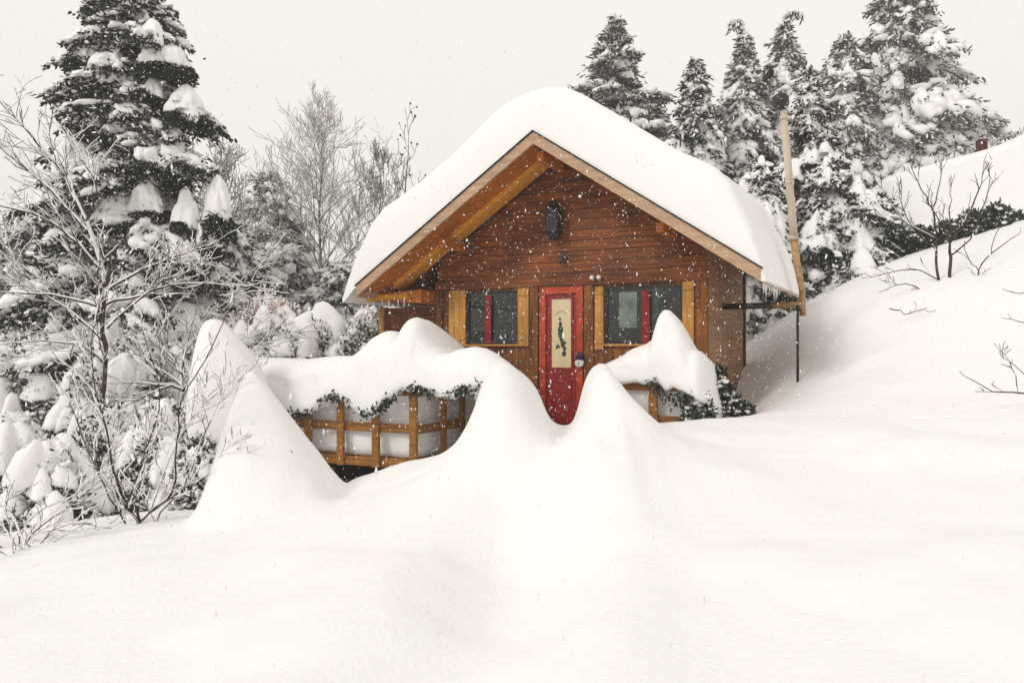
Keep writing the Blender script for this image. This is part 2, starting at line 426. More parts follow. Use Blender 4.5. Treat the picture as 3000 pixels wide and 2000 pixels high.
# roof deck, soffit, rakes
for s in (-1, 1):
    def sl(u, d): return roof_top(u) - d
    def plate(name, d0, d1, v0, v1, mat, u_in=0.0, u_out=UE, lab=None):
        m = MB()
        a, b = s * u_in, s * u_out
        p = [(a, v0, sl(a, d1)), (b, v0, sl(b, d1)), (b, v1, sl(b, d1)), (a, v1, sl(a, d1)),
             (a, v0, sl(a, d0)), (b, v0, sl(b, d0)), (b, v1, sl(b, d0)), (a, v1, sl(a, d0))]
        if s < 0: p = [p[1], p[0], p[3], p[2], p[5], p[4], p[7], p[6]]
        m.hexa(p)
        return m.build(name, mat, cabin, label=lab)
    plate("roof", 0.004, .075, VF + .045, VB + .08, W_SOFF)
    # soffit boards running along the slope
    m = MB()
    nb = 6
    for i in range(nb):
        v0 = VF + .05 + i * .152; v1 = v0 + .146
        a, b = s * .0, s * (UE - .02); o = .095 + rnd.uniform(-.003, .003)
        p = [(a, v0, sl(a, o)), (b, v0, sl(b, o)), (b, v1, sl(b, o)), (a, v1, sl(a, o)), (a, v0, sl(a, .078)), (b, v0, sl(b, .078)), (b, v1, sl(b, .078)), (a, v1, sl(a, .078))]
        if s < 0: p = [p[1], p[0], p[3], p[2], p[5], p[4], p[7], p[6]]
        m.hexa(p)
    m.build("soffit", W_SOFF, cabin)
    plate("barge_board", .004, .165, VF - .002, VF + .04, W_RAKE, .0, UE + .01)
    plate("drip_edge", -.022, .0, VF - .02, VF + .3, FELT, .0, UE + .03)
    plate("wall_rafter", .098, .19, -.36, -.08, W_BEAM, .03, UE - .25)
    plate("eave_fascia", .01, .17, VF + .06, VB + .08, W_RAKE, UE + .002, UE + .03)
for u0, hh_, ln in ((0, RIDGE - .30, .78), (-1.72, roof_top(1.72) - .27, .66), (1.72, roof_top(1.72) - .27, .66)):
    MB().box(u0 - .055, u0 + .055, -ln, .05, hh_ - .07, hh_ + .075, .012).build("purlin", W_SOFF, cabin)

# windows
def window(u0, u1, h0, h1, mull_px, mw):
    w = empty("window", (0, 0, 0)); w.parent = cabin
    f = MB(); t = .035
    f.box(u0, u0 + t, -.015, .035, h0, h1).box(u1 - t, u1, -.015, .035, h0, h1)
    f.box(u0 + t, u1 - t, -.015, .035, h1 - t, h1).box(u0 + t, u1 - t, -.015, .035, h0, h0 + t)
    f.build("frame", IRON, w)
    MB().box(u0 + t, u1 - t, .012, .017, h0 + t, h1 - t).build("pane", GLASS, w)
    MB().box(u0 - .02, u1 + .02, -.085, -.02, h0 - .035, h0 - .003, .005).build("sill", W_SHUT, w)
    um = U(mull_px); MB().box(um - mw / 2, um + mw / 2, -.035, .005, h0 + .01, h1 - .07, .004).build("mullion", DRED, w, label="red painted mullion")
    return w
w1 = window(wl0, wl1, wb, wt, 1432, .115)
w2 = window(wr0, wr1, wb, wt, 1893, .12)
MB().box(U(1812), U(1864), .022, .028, loc(1838, 960, 0)[1], loc(1838, 855, 0)[1]).build("inset", PALE, w2, label="pale panel behind the glass standing for daylight through a back window")  # pale panel added to stand for daylight seen through a back window
MB().box(U(1914), U(1930), .022, .030, .1, .84).build("inset", GREENP, w2, label="narrow green curtain")
# shutters
def shutter(p0, p1, t, b, knots=0):
    u0, u1 = U(p0), U(p1); m = MB(); n = max(1, round((u1 - u0) / .12)); s = (u1 - u0) / n
    for i in range(n): m.box(u0 + i * s + .002, u0 + (i + 1) * s - .002, -.062 + rnd.uniform(-.003, .003), -.034, b, t, .003)
    sh = m.build("shutter", W_SHUT, cabin)
    bt = MB()
    for hh_ in (b + .09, t - .12): bt.box(u0 + .01, u1 - .01, -.078, -.065, hh_, hh_ + .05, .003)
    bt.build("batten", W_SHUT, sh)
shutter(1320, 1369, .925, .03); shutter(1521, 1554, .925, .03); shutter(1746, 1772, .905, -.02); shutter(2002, 2036, .93, -.05)
# door
door = empty("door"); door.parent = cabin
mb = MB()
mb.box(D0, D0 + .10, -.05, .03, FLOOR, DT).box(D1 - .10, D1, -.05, .03, FLOOR, DT).box(D0 + .10, D1 - .10, -.05, .03, DT - .12, DT)
mb.build("door_frame", ORED, door, label="orange red door frame")
a, b = D0 + .103, D1 - .103
MB().box(a, b, -.015, .025, FLOOR, DT - .125).build("door_leaf", RED, door, label="red door leaf")
p0, p1 = U(1618), U(1675); pt, pb = loc(1647, 876, 0)[1], loc(1647, 1076, 0)[1]
mb = MB(); e = .03
mb.box(p0 - e, p0, -.032, -.016, pb - e, pt + e).box(p1, p1 + e, -.032, -.016, pb - e, pt + e).box(p0, p1, -.032, -.016, pt, pt + e).box(p0, p1, -.032, -.016, pb - e, pb)
mb.build("panel_moulding", RED, door)
gl = MB().box(p0, p1, -.022, -.016, pb, pt).build("door_glass", CREAM, door, label="cream glass panel with a painted fir tree")
# painted fir and deer-like scroll on the glass
mb = MB(); cx = (p0 + p1) / 2; yv = -.0245
for i, (dx, py, r) in enumerate([(-.02, 935, .022), (-.015, 950, .03), (-.005, 966, .038), (-.02, 982, .034), (.005, 996, .03), (.02, 1010, .03), (.035, 1003, .024),
                                 (.05, 1020, .028), (.045, 1035, .03), (.03, 1038, .02), (-.055, 1013, .016), (-.075, 1018, .014), (-.035, 1016, .012), (.07, 1004, .012)]):
    hc = loc(1645, py, 0)[1]
    n = 9; pts = [(cx + dx + math.cos(k * 6.283 / n) * r * 1.25 * rnd.uniform(.6, 1.15), hc + math.sin(k * 6.283 / n) * r * 1.7 * rnd.uniform(.6, 1.15)) for k in range(n)]
    mb.prism(pts, yv - .0006 * (i % 4) - .001, yv)
for k in range(14):
    t0 = math.radians(20 + k * 10); t1 = math.radians(30 + k * 10)
    hc = loc(1645, 930, 0)[1]; R1 = .088; R2 = .082
    mb.prism([(cx + math.cos(q) * R_, hc + math.sin(q) * R_ * 1.1) for q, R_ in ((t0, R1), (t1, R1), (t1, R2), (t0, R2))], yv - .001, yv)
mb.build("painted_tree", simple("painted_green", (0.05, 0.06, 0.035), 0.6, 0.2, var=0.6, scale=30), gl)
MB().box(a + .09, b - .09, -.028, -.0155, FLOOR + .32, FLOOR + .70, .01).build("lower_panel", RED, door)
MB().box(D0 - .1, D1 + .1, -.32, -.01, FLOOR - .14, FLOOR - .004, .01).build("threshold", W_WALL2, door)

# left wing with its low roof
wing = empty("wing"); wing.parent = cabin
uwl = U(1122, .3)
mb = MB(); n = 9; s_ = (-UW - .04 - uwl) / n
for i in range(n): mb.box(uwl + i * s_ + .003, uwl + (i + 1) * s_ - .003, .30 + rnd.uniform(-.005, .005), .36, FLOOR - .5, .70)
mb.build("wing_wall", W_WALL, wing)
MB().box(uwl - .05, uwl + .06, .24, .38, FLOOR - .5, .70, .01).build("corner_post", W_SHUT, wing)
MB().box(uwl, uwl + .06, .385, VB - .3, FLOOR - .5, .70).build("wing_side", W_WALL, wing)
ul = U(1016, -.45)
MB().hexa([(ul, -.45, .80), (-UW - .04, -.45, .72), (-UW - .04, VB - .2, .72), (ul, VB - .2, .80), (ul, -.45, .85), (-UW - .04, -.45, .93), (-UW - .04, VB - .2, .93), (ul, VB - .2, .85)]).build("wing_roof", W_SOFF, wing)
MB().hexa([(ul - .005, -.475, .755), (-UW - .3, -.475, .80), (-UW - .3, -.452, .80), (ul - .005, -.452, .755), (ul - .005, -.475, .845), (-UW - .3, -.475, .87), (-UW - .3, -.452, .87), (ul - .005, -.452, .845)]).build("wing_fascia", W_BEAM, wing)

# roof snow: swept cross-section
left_sil = [(1010, 866), (1022, 810), (1040, 745), (1062, 690), (1085, 635), (1120, 590), (1200, 540), (1300, 458), (1380, 385), (1450, 318), (1510, 280), (1590, 263)]
prof = [loc(px, py, VF + .1) for px, py in left_sil]
us = [-q[0] for q in prof][::-1]; hs = [q[1] for q in prof][::-1]          # |u| rising, h falling
us[0] = 0.0
def snow_top(au): return np.interp(au, us, hs)
UMAX = us[-1]
nu, nv = 150, 70
uu = np.sin(np.linspace(-1, 1, nu) * math.pi / 2 * .93) / math.sin(math.pi / 2 * .93) * UMAX
USC = np.where(uu > 0, (UE + .085) / UMAX, 1.0)
top = sum(w * snow_top(np.abs(uu + d)) for d, w in ((-.12, .2), (-.06, .2), (0, .2), (.06, .2), (.12, .2)))
top = np.where(np.abs(uu) > 2.4, snow_top(np.abs(uu)), top)
top = np.where(uu > 0, top + .11 * np.sin(np.clip(uu / UMAX, 0, 1) ** 1.3 * math.pi), top)
ug = uu * USC
bot = np.where(np.abs(ug) < UE + .02, RIDGE - SL * np.abs(ug) + .004, EAVE - .02 - .25 * sstep((np.abs(ug) - UE) / .35) * (uu < 0) - .15 * (uu > 0))
vv = VF + .015 + (VB + .10 - VF) * (np.linspace(0, 1, nv) ** 1.5)
rows = []
for j, v in enumerate(vv):
    df = v - vv[0]; db = vv[-1] - v
    r = .22
    f = math.sqrt(max(0, 1 - (max(0, r - df) / r) ** 2)) * .55 + .45 if df < r else 1
    g = math.sqrt(max(0.02, 1 - (max(0, .7 - db) / .7) ** 2))
    th = (top - bot) * f * g
    w = .05 * nz2(uu, np.full_like(uu, v), 1.4, 8, 4) * np.clip(th / .3, 0, 1)
    rows.append(np.stack([ug * (1 - .012 * (1 - f)), np.full_like(uu, v), bot + th + w], -1))
T_ = np.array(rows)
Bt = T_.copy(); Bt[:, :, 2] = bot[None, :]; Bt[:, :, 0] = T_[:, :, 0]
ring = np.concatenate([T_, Bt[:, ::-1]], 1)
ring = np.concatenate([ring[:1] * [1, 1, 0] + np.concatenate([Bt[:1], Bt[:1, ::-1]], 1) * [0, 0, 1], ring, ring[-1:] * [1, 1, 0] + np.concatenate([Bt[-1:], Bt[-1:, ::-1]], 1) * [0, 0, 1]], 0)
rs = grid_mesh("roof_snow", ring, SNOW, wrap=True, label="thick rounded snow load lying over the whole cabin roof", cat="snow")
rs.location = (HO.x, HO.y, 0); rs.rotation_euler = (0, 0, RZ)

# things hung on the facade
def on_facade(name, px, py, v=-.05, **k):
    u, h_ = loc(px, py, v); return empty(name, hw(u, v, h_), RZ, **k)
l = on_facade("wall_lantern", 1632, 648, -.04, label="black lantern hung high on the gable", cat="lantern")
m = MB(); m.box(-.10, .10, -.22, -.02, -.20, .16, .02); m.build("lamp_body", IRON, l)
MB().tube([(0, -.12, -.30), (0, -.12, -.26), (0, -.12, -.2)], [.05, .09, .11], 10).build("lamp_base", IRON, l)
MB().tube([(0, -.12, .16), (0, -.12, .24), (0, -.12, .30)], [.13, .08, .015], 10).build("lamp_cap", IRON, l)
MB().tube([(0, 0, .22), (0, -.08, .30), (0, -.12, .30)], .012, 6).build("bracket", IRON, l)
l = on_facade("wall_ornament", 1652, 752, -.05, label="small dark metal ornament on the planks above the door", cat="ornament")
m = MB(); m.ball((0, -.03, 0), .045, (1, .5, 1.3)); m.ball((-.03, -.035, -.09), .03, (1, .5, 1)); m.ball((.035, -.035, -.07), .028, (1, .5, 1)); m.tube([(0, 0, .04), (0, -.02, .10)], .008, 6); m.build("ornament_body", IRON, l)
for i, (px, py, lab) in enumerate(((1737, 814, "left white ball light on the lintel right of the door"), (1757, 813, "right white ball light on the lintel right of the door"))):
    l = on_facade("ball_light", px, py, -.08, label=lab, cat="light", group="white ball lights above the door")
    MB().ball((0, -.045, 0), .036).build("globe", WHITE, l, True); MB().tube([(0, 0, 0), (0, -.02, 0)], .018, 8).build("base", IRON, l)
l = on_facade("door_charm", 1700, 1062, -.05, label="white snowman head charm with a dark hat hanging on the red door", cat="ornament")
MB().ball((0, -.03, 0), .075, (1, .4, 1)).build("charm_face", WHITE, l, True)
m = MB(); m.tube([(0, -.03, .055), (.02, -.03, .15)], [.06, .045], 10); m.box(-.075, .075, -.065, .0, .045, .062); m.build("hat", simple("purple_felt", (.03, .015, .05), .9), l)
MB().tube([(0, -.055, 0), (.0, -.10, -.012)], [.012, .003], 6).build("nose", IRON, l)

# ------------------------------------------------------------------ deck and railings
deck = empty("deck", (HO.x, HO.y, 0), RZ, label="timber deck in front of the cabin with a dark gap beneath it", cat="deck")
VR = -2.6; UC = U(1218, VR); UL0 = U(700, VR)
MB().box(UL0, UC, VR + .05, -.35, -1.50, -1.42).build("deck_floor", W_RAIL, deck)
MB().box(UL0, UC, VR + .55, VR + .60, -2.4, -1.51).build("under_deck_shade", W_DARK, deck)  # near-black sheet that paints in the shade under the deck
def railing(label, u0, u1, v, levels, posts_u, side=None, pw=.11, top_ext=.25):
    r = empty("railing", hw(0, 0, 0), RZ, label=label, cat="railing", group="timber railings of the deck")
    for hl in levels:
        MB().box(u0, u1, v - .02, v + .04, hl - .055, hl + .055, .008).build("rail", W_RAIL, r)
    for i, up in enumerate(posts_u):
        MB().box(up - pw / 2, up + pw / 2, v - .075, v - .023, min(levels) - .06, max(levels) + top_ext, .008).build("post", W_RAIL, r)
    if side:
        for hl in levels:
            MB().box(u1 - .06, u1, v + .045, side, hl - .055, hl + .055, .008).build("rail", W_RAIL, r)
        for vv_ in np.arange(v + .52, side + .01, .48):
            MB().box(u1 + .003, u1 + .055, vv_ - .055, vv_ + .055, min(levels) - .06, max(levels) + top_ext, .008).build("post", W_RAIL, r)
    return r
midh = loc(1218, 1258, VR)[1]; both = loc(1218, 1368, VR)[1]
toph = midh + (midh - both)
railing("long brown post and rail railing left of the door, half buried in snow", UL0, UC + .06, VR, [both + .02, midh, toph],
        [U(p, VR) for p in (760, 826, 911, 1005, 1108, 1218)], side=-1.5)
VR2 = -1.5
t2 = loc(1860, 1130, VR2)[1]; m2 = loc(1960, 1232, VR2)[1]
railing("short brown railing right of the door under the snow peak", U(1740, VR2), U(2050, VR2), VR2, [t2 - (t2 - m2) * 2, m2, t2], [U(1780, VR2), U(1917, VR2), U(2045, VR2)], side=-.3, top_ext=.06)
dk2 = empty("deck", (HO.x, HO.y, 0), RZ, label="small timber deck floor under the short right railing", cat="deck")
MB().box(U(1740, VR2), U(2050, VR2), VR2 + .05, -.1, -1.35, -1.27).build("deck_floor", W_RAIL, dk2)

# snow lying on the decks and curling over the rails: a cross-section swept along the facade direction
def deck_snow(name, label, topp, lipp, vr, u0, u1, floor_h, back_v, seed, bulge=.22, open_u=None, open_d=1.5):
    tp = sorted(loc(px, py, vr + .18) for px, py in topp); lp = sorted(loc(px, py, vr - .18) for px, py in lipp)
    n = int((u1 - u0) / .022); u = np.linspace(u0, u1, n)
    T = smooth_interp(u, tp, .02) + .014 * nz2(u, u * 0, 6, seed, 4)
    L = smooth_interp(u, lp, .02) + .022 * nz2(u, u * 0, 14, seed + 1, 4)
    L = np.minimum(L, T - .03)
    back = np.minimum(T, np.interp(u, [q[0] for q in tp], [min(q[1], -.16) for q in tp]))
    cols = []
    D = T - L
    vt = vr + .18
    if open_u is not None: back_v = back_v + (vr + .35 - back_v) * sstep((u - open_u - .35) / .45)
    else: back_v = np.full(n, back_v)
    cols.append((back_v, np.full(n, floor_h)))
    cols.append((back_v, back - .12))
    for k in np.linspace(0, 1, 8)[1:]:
        s = sstep(k)
        cols.append((back_v + (vt + .0 - back_v) * (k * .9 + .1 * k), (back - .10) * (1 - s) + T * s if k < 1 else T))
    bl = bulge * np.clip(D / .35, .25, 1.3) * (1 + .25 * nz2(u, u * 0, 3.1, seed + 2, 3))
    for a in np.linspace(0, 1, 16)[1:]:
        th = a * math.pi / 2
        vo = (vt) + (-(.16) - bl) * math.sin(th) ** .8
        ho = T - D * (1 - math.cos(th)) ** .9
        lump = nz2(u, np.full(n, a * 1.3), 5.5, seed + 9, 4) * math.sin(a * math.pi); vo = vo + .035 * lump; ho = ho + .015 * lump
        cols.append((vo, ho))
    vl = cols[-1][0]
    cols.append((vl + .035, L - .035 - .012 * nz2(u, u * 0, 30, seed + 5, 2)))
    cols.append((vl + .10, L - .01))
    inner = vr + .07 + .02 * nz2(u, u * 0, 5, seed + 3, 3) + (open_d * sstep((u - open_u) / .05) if open_u is not None else 0)
    inner = np.minimum(inner, back_v - .04)
    cols.append((inner, L + .01))
    for k in np.linspace(0, 1, 9)[1:]:
        cols.append((inner + .025 * nz2(u, np.full(n, k * 2.), 6, seed + 4, 3) + .03 * k, (L + .01) * (1 - k) + floor_h * k))
    P = np.stack([np.stack([u, np.broadcast_to(c[0], u.shape), np.broadcast_to(c[1], u.shape)], -1) for c in cols], 1)
    # close the ends
    cen0 = P[:1].mean(1, keepdims=True).repeat(P.shape[1], 1); cen1 = P[-1:].mean(1, keepdims=True).repeat(P.shape[1], 1)
    P = np.concatenate([cen0, P, cen1], 0)
    o = grid_mesh(name, P, SNOW, wrap=True, label=label, cat="snow", group="snow piled on the deck")
    o.location = (HO.x, HO.y, 0); o.rotation_euler = (0, 0, RZ)
    return o
TOPL = [(600, 1130), (650, 1050), (725, 1045), (765, 1047), (850, 1050), (950, 1046), (1045, 1042), (1075, 1018),
        (1105, 985), (1135, 970), (1160, 972), (1190, 996), (1197, 955), (1208, 934), (1224, 928), (1241, 944), (1256, 978), (1275, 1010), (1305, 1032), (1325, 1034),
        (1350, 1022), (1390, 1014), (1425, 1020), (1455, 1036), (1485, 1058), (1520, 1090), (1550, 1105), (1575, 1140), (1590, 1185), (1600, 1230)]
LIPL = [(560, 1200), (680, 1170), (800, 1185), (845, 1208), (880, 1212), (930, 1195), (962, 1160), (1000, 1160), (1035, 1185), (1065, 1215), (1110, 1205), (1140, 1165), (1180, 1140),
        (1240, 1140), (1290, 1158), (1340, 1155), (1385, 1135), (1420, 1120), (1600, 1240)]
deck_snow("deck_snow", "wavy snow pile curling over the long left railing", TOPL, LIPL, VR, U(640, VR + .18), U(1515, VR + .18), -1.41, -.45, 20, open_u=UC - .10)
TOPR = [(1690, 1250), (1702, 1170), (1722, 1110), (1750, 1078), (1782, 1062), (1822, 1046), (1858, 1022), (1895, 1008), (1920, 990), (1928, 950), (1936, 920), (1947, 906), (1962, 908), (1985, 930),
        (2005, 962), (2022, 1000), (2034, 1024), (2050, 1028), (2064, 1050), (2074, 1090), (2084, 1150), (2092, 1200)]
LIPR = [(1690, 1260), (1780, 1108), (1840, 1114), (1900, 1118), (1925, 1110), (1950, 1145), (1975, 1130), (2005, 1138), (2040, 1165), (2070, 1185), (2092, 1210)]
deck_snow("deck_snow", "snow pile with a tall sharp peak on the short right railing", TOPR, LIPR, VR2, U(1738, VR2 + .18), U(2088, VR2 + .18), -1.26, -.3, 31, .18)

# pointed mound behind the white cone
mc = at(628, 936, 10.4); rows = []
for py, lw, rwd in ((934, 0, 0), (935, 12, 11), (940, 25, 24), (952, 36, 40), (975, 44, 60), (1000, 50, 82), (1030, 56, 106), (1060, 59, 128), (1100, 65, 150), (1150, 71, 165), (1200, 74, 175), (1260, 70, 178), (1330, 50, 160), (1420, 20, 120)):
    hz_ = (HOR - py) / F * 10.4 - mc.z; a_ = np.linspace(0, 2 * math.pi, 72, endpoint=False)
    rx = np.where(np.cos(a_) < 0, lw, rwd) / F * 10.4; ry = .5 * (lw + rwd) / F * 10.4 * .85
    wob = 1 + .07 * nz2(np.cos(a_) * 2, np.sin(a_) * 2 + hz_ * 3, 2, 50, 4)
    rows.append(np.stack([np.cos(a_) * rx * wob, np.sin(a_) * ry * wob, np.full(72, hz_)], -1))
o = grid_mesh("snow_mound", np.array(rows), SNOW, wrap=True, label="tall pointed snow mound standing behind the white cone", cat="snow mound")
o.location = mc
ss_ = o.modifiers.new("smooth", 'SUBSURF'); ss_.levels = ss_.render_levels = 1

# ------------------------------------------------------------------ stove pipe
sp = hw(2.18, 1.07, .60)
pipe = empty("stove_pipe", at(2345, 893, 11.46), RZ, label="tall leaning tan stovepipe with a black cap beside the cabin", cat="stovepipe")
base = at(2345, 893, 11.46)
def lp(px, py, d=11.46):
    q = at(px, py, d) - base; q.rotate(Matrix.Rotation(-RZ, 3, 'Z')); return q
MB().tube([lp(2295, 325), lp(2310, 500), lp(2326, 700)], [.050, .053, .056], 14).build("upper_pipe", TAN, pipe, True)
MB().tube([lp(2326, 695), lp(2334, 770), lp(2350, 850), lp(2352, 925)], [.056, .052, .045, .045], 14).build("lower_pipe", RUST, pipe, True)
for q in ((2297, 345), (2313, 535), (2326, 697)):
    MB().tube([lp(q[0], q[1] - 6), lp(q[0], q[1] + 6)], .063, 14).build("pipe_collar", TAN, pipe, True)
MB().tube([lp(2288, 318), lp(2288, 308), lp(2286, 285), lp(2285, 276)], [.085, .118, .118, .07], 14).build("rain_cap", IRON, pipe, True)
MB().tube([(-1.16, .0, .0), (-.38, 0, 0)], .045, 12).build("wall_pipe", IRON, pipe, True, label="black horizontal flue from the wall")
MB().tube([(-.385, 0, .0), (0, 0, 0)], .05, 12).build("elbow_pipe", RUST, pipe, True)
pole = at(2337, 930, 11.4)
po = empty("support_pole", (pole.x, pole.y, -.6), 0, label="thin dark pole standing in the snow under the stovepipe", cat="pole")
MB().tube([(0, 0, -.2), (0, 0, .6 + pole.z + .15)], .019, 8).build("pole_shaft", IRON, po, True)
MB().tube([(0, 0, .6 + pole.z + .10), (.01, 0, .6 + pole.z + .17)], .035, 8).build("clamp", IRON, po, True)

# ------------------------------------------------------------------ vegetation helpers
def ico_arrays(sub):
    bm = bmesh.new(); bmesh.ops.create_icosphere(bm, subdivisions=sub, radius=1)
    V = np.array([v.co[:] for v in bm.verts]); T = np.array([[v.index for v in f.verts] for f in bm.faces]); bm.free()
    return V, T
ICO = {s: ico_arrays(s) for s in (1, 2, 3, 4)}

class Cloud:
    def __init__(s): s.V = []; s.T = []; s.n = 0
    def add(s, V, T):
        s.V.append(V); s.T.append(T + s.n); s.n += len(V)
    def build(s, name, mat, parent=None, smooth=False, **k):
        if not s.V: return None
        return tri_mesh(name, np.concatenate(s.V), np.concatenate(s.T), mat, parent, smooth, **k)

def pad(cl, c, d, L, W, Hh, rs, sub=3, drip=1.0):
    """snow cushion: dome on top, ragged drooping hem below"""
    V, T = ICO[sub]
    V = V.copy(); az = np.arctan2(V[:, 1], V[:, 0])
    k = rs.rand(6) * 6.283
    rim = 1 + .10 * np.sin(2 * az + k[0]) + .12 * np.sin(3 * az + k[1]) + .07 * np.sin(7 * az + k[2]) + .05 * np.sin(12 * az + k[4])
    hem = .35 + .35 * np.sin(3 * az + k[3]) + .3 * np.sin(8 * az + k[4]) + .25 * np.sin(15 * az + k[5])
    z = V[:, 2]
    rr = np.hypot(V[:, 0], V[:, 1]); pw = .65 + .75 * rs.rand()
    zt = np.where(z > 0, (np.abs(z) ** pw) * (1 + .15 * np.sin(az * 2 + k[2]) * rr), z * .25 * (1 + drip * hem * rr))
    zt = zt - drip * .55 * rr ** 2.2
    P = np.stack([V[:, 0] * rim * L, V[:, 1] * rim * W, zt * Hh], -1)
    kk = rs.randn(5, 3) * np.array([[1.6], [2.6], [4.2], [7], [11]]); amp = (.11, .085, .06, .04, .028)
    dsp = sum(a_ * np.sin(V @ q_ + p_) for a_, q_, p_ in zip(amp, kk, rs.rand(5) * 6.28))
    fold = .05 * np.sin(az * (9 + rs.randint(0, 6)) + k[1]) * np.clip(rr, 0, 1) ** 2
    P *= (1 + dsp + fold)[:, None]
    P += .018 * min(L, W) * rs.randn(*P.shape)
    a = math.atan2(d[1], d[0]); ca, sa = math.cos(a), math.sin(a)
    slope = d[2] / max(1e-3, math.hypot(d[0], d[1])); slope = max(-1.2, min(.6, slope))
    P[:, 2] += P[:, 0] * slope
    Q = np.stack([P[:, 0] * ca - P[:, 1] * sa, P[:, 0] * sa + P[:, 1] * ca, P[:, 2]], -1) + np.asarray(c)
    cl.add(Q, T)

def leaves(cl, P, D, L, W, rs):
    """one narrow triangle per leaf"""
    n = len(P)
    D = D / (np.linalg.norm(D, axis=1, keepdims=True) + 1e-6)
    R = rs.randn(n, 3); S = np.cross(D, R); S /= (np.linalg.norm(S, axis=1, keepdims=True) + 1e-6)
    L = (L * (0.6 + .8 * rs.rand(n)))[:, None]; W = (W * (0.6 + .8 * rs.rand(n)))[:, None]
    V = np.stack([P - S * W * .35, P + S * W * .35, P + D * L * .6 + S * W * .5, P + D * L, P + D * L * .6 - S * W * .5], 1).reshape(-1, 3)
    b = np.arange(n)[:, None] * 5
    T = np.concatenate([b + [0, 1, 2], b + [0, 2, 4], b + [4, 2, 3]], 0)
    cl.add(V, T)

